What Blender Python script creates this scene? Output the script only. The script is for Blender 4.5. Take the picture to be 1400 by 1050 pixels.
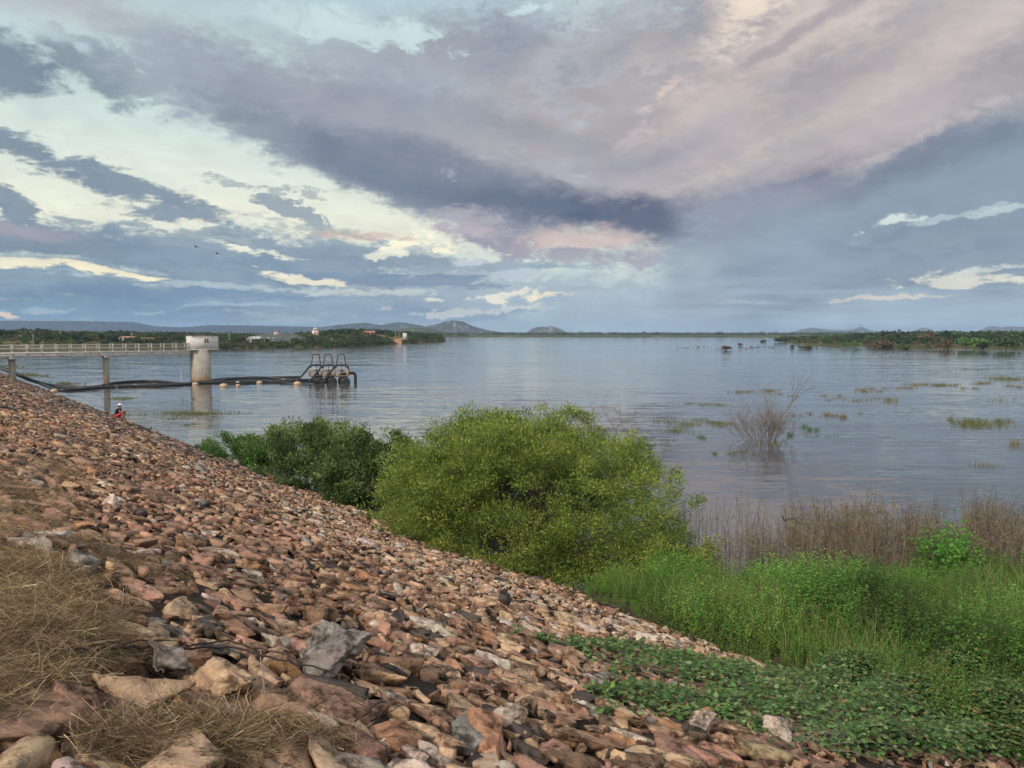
import bpy, bmesh, math, random
import numpy as np
from mathutils import Vector, Matrix, noise as mnoise
R = math.radians
# ------------------------------------------------------------------ camera, world, sun, exposure
for o in list(bpy.data.objects): bpy.data.objects.remove(o)
sc = bpy.context.scene
C = sc.collection
EYE = 5.6                      # eye height above the lake (z = 0), metres
PITCH = 3.76                   # camera looks this many degrees below the horizon
cam_d = bpy.data.cameras.new('camera'); cam = bpy.data.objects.new('camera', cam_d); C.objects.link(cam)
cam.location = (0, 0, EYE); cam.rotation_euler = (R(90 - PITCH), 0, 0)
cam_d.lens = 27; cam_d.sensor_width = 36; cam_d.clip_start = .05; cam_d.clip_end = 60000
sc.camera = cam
sc.view_settings.view_transform = 'Standard'; sc.view_settings.look = 'None'
sc.view_settings.gamma = 1; sc.view_settings.exposure = 0.0
SUN_EL, SUN_AZ = 38, 222       # sun azimuth, clockwise from +Y
sd = bpy.data.lights.new('sun', 'SUN'); sun = bpy.data.objects.new('sun', sd); C.objects.link(sun)
sd.energy = 3.3; sd.angle = R(9); sd.color = (1, .88, .76)
sun.rotation_euler = (R(90 - SUN_EL), 0, R(180 - SUN_AZ))
world = bpy.data.worlds.new('World'); sc.world = world; world.use_nodes = True
# ------------------------------------------------------------------ the sky (world shader, laid out in azimuth / elevation)
def lin(c):
    return tuple((v/255/12.92 if v/255 <= .04045 else ((v/255+.055)/1.055)**2.4) for v in c)
def azel(px, py):              # a direction of the photograph, in degrees of azimuth and elevation
    x = (px-700)/1050; y = -(py-525)/1050; p = R(PITCH)
    dy = math.cos(p) + y*math.sin(p); dz = -math.sin(p) + y*math.cos(p)
    return math.degrees(math.atan2(x, dy)), math.degrees(math.atan2(dz, math.hypot(x, dy)))
nt = world.node_tree; nt.nodes.clear()
def nd(t, **k):
    n = nt.nodes.new(t)
    for a, v in k.items(): setattr(n, a, v)
    return n
def put(sock, v):
    if isinstance(v, S): nt.links.new(v.s, sock)
    else: sock.default_value = v
class S:
    def __init__(s, sock): s.s = sock
    def _m(a, op, b=None, rev=False):
        n = nd('ShaderNodeMath', operation=op)
        if rev: a, b = b, a
        put(n.inputs[0], a)
        if b is not None: put(n.inputs[1], b)
        return S(n.outputs[0])
    def __add__(a, b): return a._m('ADD', b)
    def __sub__(a, b): return a._m('SUBTRACT', b)
    def __rsub__(a, b): return a._m('SUBTRACT', b, True)
    def __mul__(a, b): return a._m('MULTIPLY', b)
    def __truediv__(a, b): return a._m('DIVIDE', b)
    __radd__ = __add__; __rmul__ = __mul__
def sstep(v, lo, hi, a=0., b=1.):
    n = nd('ShaderNodeMapRange', interpolation_type='SMOOTHSTEP'); put(n.inputs[0], v)
    for i, q in enumerate((lo, hi, a, b)): n.inputs[i+1].default_value = q
    return S(n.outputs[0])
def comb(x, y, z):
    n = nd('ShaderNodeCombineXYZ')
    for i, v in enumerate((x, y, z)): put(n.inputs[i], v)
    return S(n.outputs[0])
def nz(vec, scale, detail=6, rough=.55, dist=0.):
    n = nd('ShaderNodeTexNoise'); put(n.inputs['Vector'], vec)
    n.inputs['Scale'].default_value = scale; n.inputs['Detail'].default_value = detail
    n.inputs['Roughness'].default_value = rough; n.inputs['Distortion'].default_value = dist
    return S(n.outputs[0])
def mixc(f, a, b, bt='MIX'):
    n = nd('ShaderNodeMix', data_type='RGBA', blend_type=bt); put(n.inputs[0], f)
    for i, v in ((6, a), (7, b)):
        if isinstance(v, S): nt.links.new(v.s, n.inputs[i])
        else: n.inputs[i].default_value = (*v, 1)
    return S(n.outputs[2])
tc = nd('ShaderNodeTexCoord')
sx = nd('ShaderNodeSeparateXYZ'); nt.links.new(tc.outputs['Generated'], sx.inputs[0])
dx, dy, dz = (S(sx.outputs[i]) for i in range(3))
az = dx._m('ARCTAN2', dy) * 57.2958
el = dz._m('ARCSINE') * 57.2958
zz = (dz._m('MAXIMUM', 0.0)) + .10
px_, py_ = dx/zz, dy/zz
P = comb(px_, py_, .0)
# noises: perspective cloud plane, and a horizontally drawn-out one near the horizon
n1 = nz(comb(az*.045, el*.09, 3.1), 1.0, 7, .58, .6)
n2 = nz(comb(az*.13, el*.42, 7.7), 1.0, 7, .6, .5)
n3 = nz(comb(az*.34, el*.7, 1.3), 1.0, 7, .62, .4)
n4 = nz(comb(az*.09, el*.85, 2.2), 1.0, 8, .62, .35)   # long flat streaks
n5 = nz(comb((az*.12+el*.06), (el*.20-az*.07), 9.4), 1.0, 6, .55, .8)   # slanting strokes in the big cloud
nf = (nz(comb(az*1.1, el*2.4, 5.5), 1.0, 5, .6, .3) - .5)*.34
NS = {'a': n1+nf, 'b': n2+nf, 'c': n3+nf, 'd': n4+nf, 'e': n5+nf*.5}
wz1 = nz(comb(az*.11, el*.2, 20.), 1.0, 5, .6); wz2 = nz(comb(az*.11, el*.2, 40.), 1.0, 5, .6)
azw = az + (wz1 - .5)*7.0
elw = el + (wz2 - .5)*3.2 + (n3 - .5)*.9
AE = comb(azw, elw, 0.)
# clear sky: Nishita daylight warmed towards the pale band low in the west
sky = nd('ShaderNodeTexSky', sky_type='NISHITA'); sky.sun_disc = False
sky.sun_elevation = R(SUN_EL); sky.sun_rotation = R(SUN_AZ)
skm = mixc(1.0, S(sky.outputs[0]), (.075, .075, .075), 'MULTIPLY')
rp = nd('ShaderNodeValToRGB'); put(rp.inputs[0], elw/40.0)
stops = [(0, (158,182,198)), (3.5, (190,204,206)), (8, (234,232,214)), (12, (219,228,220)), (17, (200,217,217)), (25, (178,200,211)), (40, (150,176,200))]
while len(rp.color_ramp.elements) < len(stops): rp.color_ramp.elements.new(.5)
for e, (p, c) in zip(rp.color_ramp.elements, stops): e.position = p/40; e.color = (*lin(c), 1)
col = mixc(.12, S(rp.outputs[0]), skm)
def blob(px, py, rx, ry, c, al=1., rot=0., ns='c', amp=.8, soft=.5, off=0.):
    """one cloud mass: an ellipse of directions whose rim is eaten by noise"""
    global col
    a0, e0 = azel(px, py); a1, _ = azel(px+rx, py); a2, _ = azel(px-rx, py)
    _, e1 = azel(px, py-ry); _, e2 = azel(px, py+ry)
    m = nd('ShaderNodeMapping', vector_type='TEXTURE'); nt.links.new(AE.s, m.inputs[0])
    m.inputs['Location'].default_value = (a0, e0, 0); m.inputs['Rotation'].default_value = (0, 0, R(-rot))
    m.inputs['Scale'].default_value = ((a1-a2)/2, (e1-e2)/2, 1)
    L = nd('ShaderNodeVectorMath', operation='LENGTH'); nt.links.new(m.outputs[0], L.inputs[0])
    v = (1.0 - S(L.outputs['Value'])) + (NS[ns] - .5)*(amp*4.6)
    col = mixc(sstep(v, off, off+soft, 0, al), col, lin(c))
# px, py, rx, ry in the photograph's measure; rot in degrees, positive falls to the right
exec_blobs = [
 # --- blue-grey stratus low on the left, with pale slots between
 (300,400,560,74,(134,154,172),.95,0,'d',.55,.45,.0),
 (60,330,260,30,(130,146,164),.95,4,'b',.5,.5,.0),
 (330,345,300,30,(130,148,168),.9,5,'b',.6,.5,.0),
 (520,350,220,40,(138,154,172),.9,6,'b',.6,.6,.0),
 (100,428,420,28,(120,148,174),.85,0,'d',.5,.6,.0),
 (560,420,360,32,(148,166,184),.85,0,'d',.5,.6,.0),
 (640,395,260,36,(164,176,190),.7,0,'b',.6,.6,.0),
 (180,405,300,12,(118,140,168),.7,0,'d',.9,.5,.0),
 (520,385,200,12,(122,140,164),.7,2,'d',.9,.5,.0),
 (620,430,200,10,(132,152,176),.6,0,'d',.9,.5,.0),
 # cream slots
 (140,371,140,9,(242,232,202),1.,4,'d',.5,.5,.05),
 (40,358,90,8,(232,224,202),.9,4,'d',.8,.6,.0),
 (350,341,90,7,(230,230,212),.9,4,'d',1.,.6,.0),
 (450,386,80,7,(234,226,204),.9,8,'d',1.1,.7,.1),
 (582,332,48,20,(240,234,210),1.,-4,'c',1.1,.5,.0),
 (530,345,60,7,(228,228,214),.8,0,'c',1.2,.5,.1),
 (755,409,54,8,(244,228,200),1.,-6,'c',.9,.6,.05),
 (690,404,90,7,(232,224,208),.8,-4,'c',1.3,.6,.15),
 (640,425,120,6,(214,214,208),.6,0,'c',1.3,.6,.15),
 (10,428,26,5,(236,208,184),1.,0,'d',.4,.5,.0),
 (520,402,130,7,(208,212,206),.6,2,'d',1.2,.6,.1),
 (300,392,160,6,(190,202,208),.5,2,'d',1.2,.6,.1),
 (230,425,220,4,(176,192,204),.5,0,'d',1.2,.6,.1),
 # rosy brushed streaks
 (60,318,110,14,(172,160,170),.6,6,'b',.6,.9,.0),
 (500,318,110,8,(206,178,172),.95,3,'b',.6,.8,.0),
 # --- dark rags in the clear slot
 (40,213,110,26,(128,142,158),.95,8,'b',.9,.6,.0),
 (180,250,110,20,(130,144,160),.95,12,'b',.9,.6,.0),
 (225,290,80,15,(134,148,164),.95,4,'b',.9,.6,.0),
 (10,275,50,16,(132,146,162),.95,25,'b',.7,.4,.0),
 (390,285,64,14,(142,154,168),.9,10,'c',1.,.5,.0),
 (370,258,80,9,(160,170,176),.8,5,'c',1.1,.6,.0),
 (120,300,70,8,(146,158,170),.8,0,'c',1.,.5,.0),
 (270,318,90,9,(140,154,168),.8,2,'c',1.,.5,.0),
 (430,308,90,7,(160,170,174),.6,4,'c',1.1,.6,.0),
 # --- right side under the great cloud: slate, paler to the horizon
 (1300,300,620,260,(142,156,172),1.,-10,'a',.25,.45,.0),
 (1300,420,560,60,(164,182,196),.9,-2,'d',.35,.9,.0),
 (900,420,240,60,(164,178,194),.85,0,'d',.4,.9,.0),
 (1190,335,260,16,(126,144,164),.5,-10,'d',.7,.8,.0),
 (1330,340,200,12,(132,150,168),.5,-8,'d',.8,.8,.0),
 (1203,305,52,11,(206,216,214),1.,-10,'c',.8,.6,.05),
 (1290,300,110,7,(180,194,202),.7,-12,'c',1.2,.7,.1),
 (1390,285,80,8,(186,200,206),.8,-10,'c',1.2,.7,.1),
 (1285,378,105,10,(216,214,202),.95,0,'c',1.,.6,.05),
 (1360,366,70,6,(204,208,204),.8,-5,'c',1.1,.7,.1),
 (1200,406,110,6,(212,204,196),.9,-3,'d',.6,.5,.0),
 (1010,408,90,5,(192,196,202),.5,-1,'d',.9,.7,.0),
 # --- the great cloud
 (120,90,150,46,(136,148,162),.95,14,'c',.5,.7,.0),
 (-40,70,150,60,(124,138,154),.95,14,'c',.4,.7,.0),
 (150,24,330,50,(178,180,188),.85,6,'a',.4,.9,.0),
 (290,120,240,80,(158,167,180),.95,22,'c',.35,.7,.0),
 (470,180,300,80,(152,159,172),.95,22,'a',.3,.5,.0),
 (650,230,300,95,(146,152,167),1.,16,'a',.25,.42,.0),
 (760,130,470,150,(156,160,172),1.,2,'a',.3,.5,.0),
 (1180,70,720,215,(170,165,171),1.,-9,'a',.2,.3,.0),
 (430,205,230,34,(130,139,155),.7,22,'a',.4,.6,.0),
 (620,250,260,50,(118,127,146),.8,14,'a',.3,.6,.0),
 (850,296,170,42,(100,108,130),.95,9,'a',.3,.6,.0),
 (690,275,130,30,(108,117,138),.7,8,'c',.4,.8,.0),
 (1010,268,240,40,(122,126,148),.9,-16,'a',.3,.7,.0),
 (1260,222,270,34,(124,132,150),.8,-17,'a',.35,.8,.0),
 (1420,175,160,34,(124,136,153),.6,-20,'e',.4,.9,.0),
 # lit, rosy flanks
 (1240,90,420,120,(194,184,183),.9,-22,'a',.4,1.,.0),
 (1080,70,280,110,(205,191,186),.9,-30,'a',.5,.9,.0),
 (990,25,130,60,(226,209,197),.9,-25,'c',.6,.9,.0),
 (1320,60,240,80,(200,189,187),.7,-25,'a',.5,1.,.0),
 (1190,175,280,34,(186,177,181),.9,-18,'e',.5,.9,.0),
 (960,190,160,44,(176,169,177),.8,-30,'c',.5,1.,.0),
 (820,230,120,30,(166,166,180),.8,-5,'c',.9,1.,.0),
 (800,80,170,70,(172,174,184),.8,-40,'c',.8,.8,.0),
 (1080,60,150,16,(164,156,164),.8,-26,'e',.7,.9,.0),
 (930,40,60,60,(146,148,162),.7,-60,'c',.8,.9,.0),
 (1180,225,240,14,(192,182,186),.6,-18,'c',.9,.9,.0),
 (1090,140,200,18,(172,164,172),.6,-28,'c',.8,.9,.0),
 (900,130,40,10,(214,192,186),.6,-50,'c',.8,.9,.0),
 (880,170,90,14,(196,182,186),.5,-40,'c',1.,.9,.0),
 (760,20,110,40,(184,196,205),.7,-10,'c',1.,.9,.0),
 (690,60,90,60,(142,149,164),.7,-20,'c',.9,.9,.0),
 (840,70,100,30,(138,142,158),.5,-30,'c',1.,1.,.0),
 (560,130,220,50,(146,153,167),.6,14,'a',.5,1.,.0),
 (420,60,240,50,(172,180,191),.6,10,'a',.6,.9,.0),
 (1075,262,230,22,(128,134,152),.8,-11,'a',.35,.9,.0),
 (1300,196,190,20,(130,138,154),.75,-22,'a',.35,.9,.0),
 (900,215,120,26,(150,150,164),.6,-25,'a',.5,1.,.0),
 (760,190,150,26,(146,150,164),.5,10,'a',.5,1.,.0),
 (860,250,110,20,(176,171,180),.6,-8,'a',.5,1.,.0),
 (1090,225,170,24,(162,156,166),.6,-14,'a',.5,1.,.0),
 # top windows of pale blue
 (480,36,150,30,(190,208,214),.95,8,'c',.8,.7,.0),
 (335,18,90,20,(184,198,208),.6,-10,'c',.8,.8,.0),
 (720,14,40,14,(196,216,224),.8,-10,'c',1.,.8,.0),
 (40,42,60,16,(182,198,206),.7,10,'c',.8,.8,.0),
 # rosy puffs beneath its lip
 (660,300,90,22,(170,166,178),.9,4,'c',.7,.8,.0),
 (690,325,100,26,(152,150,168),.95,6,'c',.6,.6,.0),
 (790,332,115,26,(204,184,182),.9,6,'c',.5,.8,.0),
 (670,312,80,12,(192,176,184),.6,4,'c',.8,.9,.0),
 (800,352,120,14,(156,156,172),.85,2,'c',.6,.8,.0),
 (660,370,80,16,(152,162,178),.8,0,'c',.8,.6,.0),
 (640,358,30,8,(196,204,212),.7,0,'c',1.,.8,.0),
 (740,378,150,8,(190,200,210),.6,0,'c',1.2,.8,.0),
 (890,306,110,30,(106,113,134),.8,10,'a',.3,.7,.0),
 # rain shaft and the veil right of it
 (1000,300,150,60,(146,152,170),.8,-20,'a',.3,1.2,.0),
 (950,385,80,100,(156,166,180),.9,-6,'a',.3,1.,.0),
 (1080,370,110,100,(146,162,180),.5,-12,'a',.15,1.,.0),
]
for i, b in enumerate(exec_blobs):
    if i % 6 == 5:             # keeps the shader compiler working through the masses in order
        t_ = nd('ShaderNodeVectorMath', operation='MULTIPLY_ADD'); nt.links.new(col.s, t_.inputs[0])
        t_.inputs[1].default_value = (1e-7,)*3; nt.links.new(AE.s, t_.inputs[2]); AE = S(t_.outputs[0])
    blob(*b)
# grain of the clouds
gr = (n3-.5)*.32+(n1-.5)*.40+(n2-.5)*.22+(n5-.5)*.12+(n4-.5)*sstep(el, 3, 9, .55, 0.)
col = mixc(1.0, col, comb(gr+1.0, gr+1.0, gr*.8+1.0), 'MULTIPLY')
col = mixc(1.0, col, (1.0, 1.015, .99), 'MULTIPLY')
ct = nd('ShaderNodeVectorMath', operation='MULTIPLY_ADD'); nt.links.new(col.s, ct.inputs[0]); ct.inputs[1].default_value = (1.20,)*3; ct.inputs[2].default_value = (-.055,)*3; col = S(ct.outputs[0])   # firmer clouds
hsv = nd('ShaderNodeHueSaturation'); hsv.inputs['Saturation'].default_value = .95; nt.links.new(col.s, hsv.inputs['Color']); col = S(hsv.outputs[0])
# the rest of the vault (outside this view): broken bright cloud, brightness added behind the camera to light the stones
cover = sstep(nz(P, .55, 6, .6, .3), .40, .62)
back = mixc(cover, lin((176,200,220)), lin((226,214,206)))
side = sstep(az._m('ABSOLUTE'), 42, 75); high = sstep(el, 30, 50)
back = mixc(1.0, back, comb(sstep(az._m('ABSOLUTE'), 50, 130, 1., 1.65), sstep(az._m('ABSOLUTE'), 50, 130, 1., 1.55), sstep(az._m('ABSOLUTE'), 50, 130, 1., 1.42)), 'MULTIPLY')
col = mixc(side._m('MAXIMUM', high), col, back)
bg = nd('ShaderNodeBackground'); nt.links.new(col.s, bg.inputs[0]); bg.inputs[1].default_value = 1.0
wo = nd('ShaderNodeOutputWorld'); nt.links.new(bg.outputs[0], wo.inputs[0])
world.cycles.sampling_method = 'MANUAL'; world.cycles.sample_map_resolution = 1024
# ------------------------------------------------------------------ helpers
rng = np.random.default_rng(7); random.seed(7)
def tag(o, label=None, cat=None, group=None, kind=None):
    if label: o['label'] = label
    if cat: o['category'] = cat
    if group: o['group'] = group
    if kind: o['kind'] = kind
    return o
def empty(name, loc=(0,0,0), rz=0, **k):
    o = bpy.data.objects.new(name, None); C.objects.link(o); o.location = loc; o.rotation_euler = (0,0,rz)
    o.empty_display_size = .2
    return tag(o, **k)
class G:
    """a mesh being collected: arrays of vertices, quads or triangles, and a colour per corner-less face vertex"""
    def __init__(s): s.v=[]; s.f=[]; s.c=[]; s.n=0
    def add(s, v, f, c=None):
        v = np.asarray(v, float).reshape(-1,3); f = np.asarray(f, int)
        s.v.append(v); s.f.append(f + s.n)
        if c is None: c = (1,1,1)
        c = np.asarray(c, float)
        if c.ndim == 1: c = np.tile(c[:3], (len(v),1))
        s.c.append(c[:, :3]); s.n += len(v)
        return s
    def mesh(s, name, mat, smooth=False):
        me = bpy.data.meshes.new(name)
        V = np.concatenate(s.v); me.vertices.add(len(V)); me.vertices.foreach_set('co', V.ravel())
        tot = np.concatenate([np.full(len(f), f.shape[1]) for f in s.f]); idx = np.concatenate([f.ravel() for f in s.f])
        me.loops.add(len(idx)); me.loops.foreach_set('vertex_index', idx)
        me.polygons.add(len(tot)); st = np.concatenate([[0], np.cumsum(tot)[:-1]])
        me.polygons.foreach_set('loop_start', st)
        try: me.polygons.foreach_set('loop_total', tot)
        except Exception: pass
        if smooth: me.polygons.foreach_set('use_smooth', np.ones(len(tot), bool))
        ca = me.color_attributes.new('Col', 'FLOAT_COLOR', 'POINT')
        cc = np.concatenate(s.c); ca.data.foreach_set('color', np.concatenate([cc, np.ones((len(cc),1))], 1).ravel())
        if mat: me.materials.append(mat)
        me.update(calc_edges=True); me.validate()
        return me
    def obj(s, name, mat, parent=None, smooth=False, loc=None, **k):
        o = bpy.data.objects.new(name, s.mesh(name, mat, smooth)); C.objects.link(o)
        if parent: o.parent = parent
        if loc is not None: o.location = loc
        return tag(o, **k)
BOXF = [[0,3,2,1],[4,5,6,7],[0,1,5,4],[1,2,6,5],[2,3,7,6],[3,0,4,7]]
def box(g, c, s, rz=0, col=None, taper=1.0):
    x,y,z = np.array(s)/2; v = np.array([[-x,-y,-z],[x,-y,-z],[x,y,-z],[-x,y,-z],[-x*taper,-y*taper,z],[x*taper,-y*taper,z],[x*taper,y*taper,z],[-x*taper,y*taper,z]])
    a,b = math.cos(rz), math.sin(rz); v = v @ np.array([[a,b,0],[-b,a,0],[0,0,1]]) + np.array(c); g.add(v, BOXF, col)
def tube(g, pts, r, n=8, col=None, cap=True):
    """a round bar along a polyline; r one radius or one per point"""
    P = np.array(pts, float); r = np.broadcast_to(r, len(P)).astype(float)
    T = np.gradient(P, axis=0); T /= np.linalg.norm(T, axis=1)[:,None]+1e-9
    up = np.array([0,0,1.]) if abs(T[0][2]) < .9 else np.array([1.,0,0])
    V = []; a = np.arange(n)*2*math.pi/n
    N = np.cross(up, T[0]); N /= np.linalg.norm(N)
    for p,t,q in zip(P,T,r):
        N = N - t*np.dot(N,t); N /= np.linalg.norm(N)+1e-9; B = np.cross(t,N)
        V.append(p + q*(np.cos(a)[:,None]*N + np.sin(a)[:,None]*B))
    V = np.concatenate(V); F = []
    for i in range(len(P)-1):
        for j in range(n):
            k=(j+1)%n; F.append([i*n+j, i*n+k, (i+1)*n+k, (i+1)*n+j])
    g.add(V, F, col)
    if cap and n >= 3:
        b = g.n - len(V)
        m = len(V); V2 = np.concatenate([V[:n], P[:1], V[-n:], P[-1:]])
        F2 = [[(j+1)%n, j, n] for j in range(n)] + [[n+1+j, n+1+(j+1)%n, 2*n+1] for j in range(n)]
        g.add(V2, F2, col)
def lathe(g, c, prof, n=16, col=None):
    prof = np.array(prof, float); a = np.arange(n)*2*math.pi/n
    V = np.stack([np.outer(prof[:,0], np.cos(a)), np.outer(prof[:,0], np.sin(a)), np.repeat(prof[:,1][:,None], n, 1)], -1).reshape(-1,3) + np.array(c)
    F = [[i*n+j, i*n+(j+1)%n, (i+1)*n+(j+1)%n, (i+1)*n+j] for i in range(len(prof)-1) for j in range(n)]
    g.add(V, F, col)
def rot_basis(n, rg, tilt=None):
    """n random orthonormal frames"""
    a = rg.normal(size=(n,3)); a /= np.linalg.norm(a,axis=1)[:,None]
    b = rg.normal(size=(n,3)); b -= a*(a*b).sum(1)[:,None]; b /= np.linalg.norm(b,axis=1)[:,None]
    return a, b
def leaves(g, P, D, L, W, col, rg, up=.0, fold=0.):
    """leaf blades: at P, pointing along D, length L, width W; each a kite of one quad (or two triangles when folded)"""
    n = len(P); D = D/np.linalg.norm(D,axis=1)[:,None]
    q = rg.normal(size=(n,3)); q[:,2] *= (1-up); q2 = np.cross(D, np.array([0,0,1.])+q*(1-up)*.8 if up else q)
    q2 /= np.linalg.norm(q2,axis=1)[:,None]+1e-9
    L = np.broadcast_to(L,n)[:,None]; W = np.broadcast_to(W,n)[:,None]
    a = P; b = P + D*L*.45 + q2*W*.5; c = P + D*L; d = P + D*L*.45 - q2*W*.5
    N = np.cross(D,q2)
    if fold: b = b + N*W*fold; d = d + N*W*fold
    V = np.stack([a,b,c,d],1).reshape(-1,3); i = np.arange(n)*4
    col = np.asarray(col,float); col = np.repeat(np.broadcast_to(col,(n,3)),4,0)
    if fold: F = np.concatenate([np.stack([i,i+1,i+2],1), np.stack([i,i+2,i+3],1)])
    else: F = np.stack([i,i+1,i+2,i+3],1)
    g.add(V,F,col)
def fbm2(x, y, seed=0, octs=5, lac=2., gain=.5):
    """numpy value noise, about -1..1"""
    r = np.zeros(np.broadcast(x,y).shape); a = 1.; tot = 0
    for o in range(octs):
        xi = np.floor(x).astype(np.int64); yi = np.floor(y).astype(np.int64); xf = x-xi; yf = y-yi
        u = xf*xf*(3-2*xf); v = yf*yf*(3-2*yf)
        def h(i,j):
            k = (i*374761393 + j*668265263 + (seed+o*17)*1442695041) & 0xffffffff
            k = ((k ^ (k>>13))*1274126177) & 0xffffffff
            return ((k ^ (k>>16)) & 0xffff)/32767.5-1
        r += a*((h(xi,yi)*(1-u)+h(xi+1,yi)*u)*(1-v) + (h(xi,yi+1)*(1-u)+h(xi+1,yi+1)*u)*v)
        tot += a; a *= gain; x = x*lac+3.1; y = y*lac+1.7
    return r/tot
def grid(g, X, Y, Z, col=None, flip=False):
    n, m = X.shape; V = np.stack([X,Y,Z],-1).reshape(-1,3)
    i = (np.arange(n-1)[:,None]*m + np.arange(m-1)).ravel()
    F = np.stack([i, i+1, i+m+1, i+m],1)
    if flip: F = F[:, ::-1]
    g.add(V, F, col)
# materials --------------------------------------------------------------
def mat(name, col=(.5,.5,.5), rough=.8, spec=.3, vcol=False, noise=None, bump=None, metal=0., trans=0., objcol=False, stain=None):
    """noise = (scale, amount); bump = (scale, strength, distance); stain = (scale, colour, lo, hi)"""
    m = bpy.data.materials.new(name); m.use_nodes = True; t = m.node_tree; b = t.nodes['Principled BSDF']
    b.inputs['Roughness'].default_value = rough; b.inputs['Metallic'].default_value = metal
    b.inputs['Specular IOR Level'].default_value = spec
    ol = t.links.new; nn = t.nodes.new
    if vcol: a = nn('ShaderNodeAttribute'); a.attribute_name = 'Col'; cs = a.outputs['Color']
    elif objcol: a = nn('ShaderNodeObjectInfo'); cs = a.outputs['Color']
    else: a = nn('ShaderNodeRGB'); a.outputs[0].default_value = (*col,1); cs = a.outputs[0]
    geo = nn('ShaderNodeNewGeometry'); tcn = nn('ShaderNodeTexCoord'); P = tcn.outputs['Object']
    if noise:
        n = nn('ShaderNodeTexNoise'); n.inputs['Scale'].default_value = noise[0]; n.inputs['Detail'].default_value = 8; n.inputs['Roughness'].default_value = .65; ol(P, n.inputs['Vector'])
        r = nn('ShaderNodeMapRange'); ol(n.outputs[0], r.inputs[0]); r.inputs[1].default_value = .3; r.inputs[2].default_value = .7; r.inputs[3].default_value = 1-noise[1]; r.inputs[4].default_value = 1+noise[1]
        x = nn('ShaderNodeMix'); x.data_type = 'RGBA'; x.blend_type = 'MULTIPLY'; x.inputs[0].default_value = 1; ol(cs, x.inputs[6]); ol(r.outputs[0], x.inputs[7]); cs = x.outputs[2]
    if stain:
        n = nn('ShaderNodeTexNoise'); n.inputs['Scale'].default_value = stain[0]; n.inputs['Detail'].default_value = 9; n.inputs['Roughness'].default_value = .7; ol(P, n.inputs['Vector'])
        r = nn('ShaderNodeMapRange'); ol(n.outputs[0], r.inputs[0]); r.inputs[1].default_value = stain[2]; r.inputs[2].default_value = stain[3]
        x = nn('ShaderNodeMix'); x.data_type = 'RGBA'; ol(r.outputs[0], x.inputs[0]); ol(cs, x.inputs[6]); x.inputs[7].default_value = (*stain[1],1); cs = x.outputs[2]
    ol(cs, b.inputs['Base Color'])
    if bump:
        n = nn('ShaderNodeTexNoise'); n.inputs['Scale'].default_value = bump[0]; n.inputs['Detail'].default_value = 9; n.inputs['Roughness'].default_value = .65; ol(P, n.inputs['Vector'])
        u = nn('ShaderNodeBump'); u.inputs['Strength'].default_value = bump[1]; u.inputs['Distance'].default_value = bump[2]; ol(n.outputs[0], u.inputs['Height']); ol(u.outputs[0], b.inputs['Normal'])
    if trans:
        tr = nn('ShaderNodeBsdfTranslucent'); ol(cs, tr.inputs[0]); ms = nn('ShaderNodeMixShader'); ms.inputs[0].default_value = trans
        ol(b.outputs[0], ms.inputs[1]); ol(tr.outputs[0], ms.inputs[2]); ol(ms.outputs[0], t.nodes['Material Output'].inputs[0])
    return m
M = {}
M['leaf'] = mat('leaf', vcol=True, rough=.6, spec=.25, trans=.3)
M['dry'] = mat('dry_stalk', vcol=True, rough=.85, spec=.1, trans=.15)
M['bark'] = mat('bark', vcol=True, rough=.9, spec=.1)
M['land'] = mat('land', vcol=True, rough=1, spec=.0, noise=(.08,.25))
M['concrete'] = mat('concrete', (.50,.49,.46), .9, .2, noise=(1.2,.2), bump=(14,.4,.02), stain=(2.2,(.16,.145,.13),.56,.72))
M['white'] = mat('white_paint', (.54,.54,.52), .85, .2, noise=(2.5,.15), stain=(2.4,(.22,.21,.19),.54,.72))
M['black'] = mat('black_pipe', (.018,.019,.022), .45, .5, noise=(3,.3))
M['steel'] = mat('painted_steel', vcol=True, rough=.6, spec=.4, noise=(5,.25))
# ------------------------------------------------------------------ the lie of the land
TAN = .357; NX, NY = .781, .625          # down-slope direction of the dam face; (-NY, NX) runs along it
SHORE = 4/TAN                            # where the face meets the lake
def st(x, y): return x*NX + y*NY, -x*NY + y*NX
def xy(s, t): return s*NX - t*NY, s*NY + t*NX
def gz(px, py):                          # where a line of sight of the photograph meets the lake level
    u = (px-700)/1050; v = (py-456)/1050
    d = EYE/v; return u*d, d
def at(px, py, d):                       # point at depth d
    return (px-700)/1050*d, d, EYE - (py-456)/1050*d
# ------------------------------------------------------------------ lake, ground sheet, dam face, shores
# ground sheet: lake bed within, low plain beyond the far shore, out to the horizon
g = G()
azs = np.radians(np.concatenate([np.arange(-180,-60,6.), np.arange(-60,60,.25), np.arange(60,181,6.)]))
rs = np.concatenate([[0,30,100,300,600,800], np.arange(900,1500,12.), np.geomspace(1500,5400,40)])
A, RR = np.meshgrid(azs, rs)
Rs = 1150 + 120*fbm2(np.degrees(A)*.35+50, A*0+1., 3) - 90*np.clip((np.degrees(A)+8)/10,0,1)*0
Z = -3 + 4.4*np.clip((RR-Rs+20)/60, 0, 1) + np.clip((RR-Rs)/1500,0,1)*1.5*(1+fbm2(RR*np.sin(A)*.004,RR*np.cos(A)*.004,5))
cc = np.stack([.075+0*Z,.085+0*Z,.04+0*Z],-1).reshape(-1,3)
w = fbm2(RR*np.sin(A)*.02, RR*np.cos(A)*.02, 9).reshape(-1,1); cc = cc*(1+.4*w) + np.clip(w-.25,0,1)*np.array([.25,.16,.08])
grid(g, RR*np.sin(A), RR*np.cos(A), Z, cc)
g.obj('ground', M['land'], kind='structure', smooth=True, label='low plain beyond the lake', )
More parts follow.
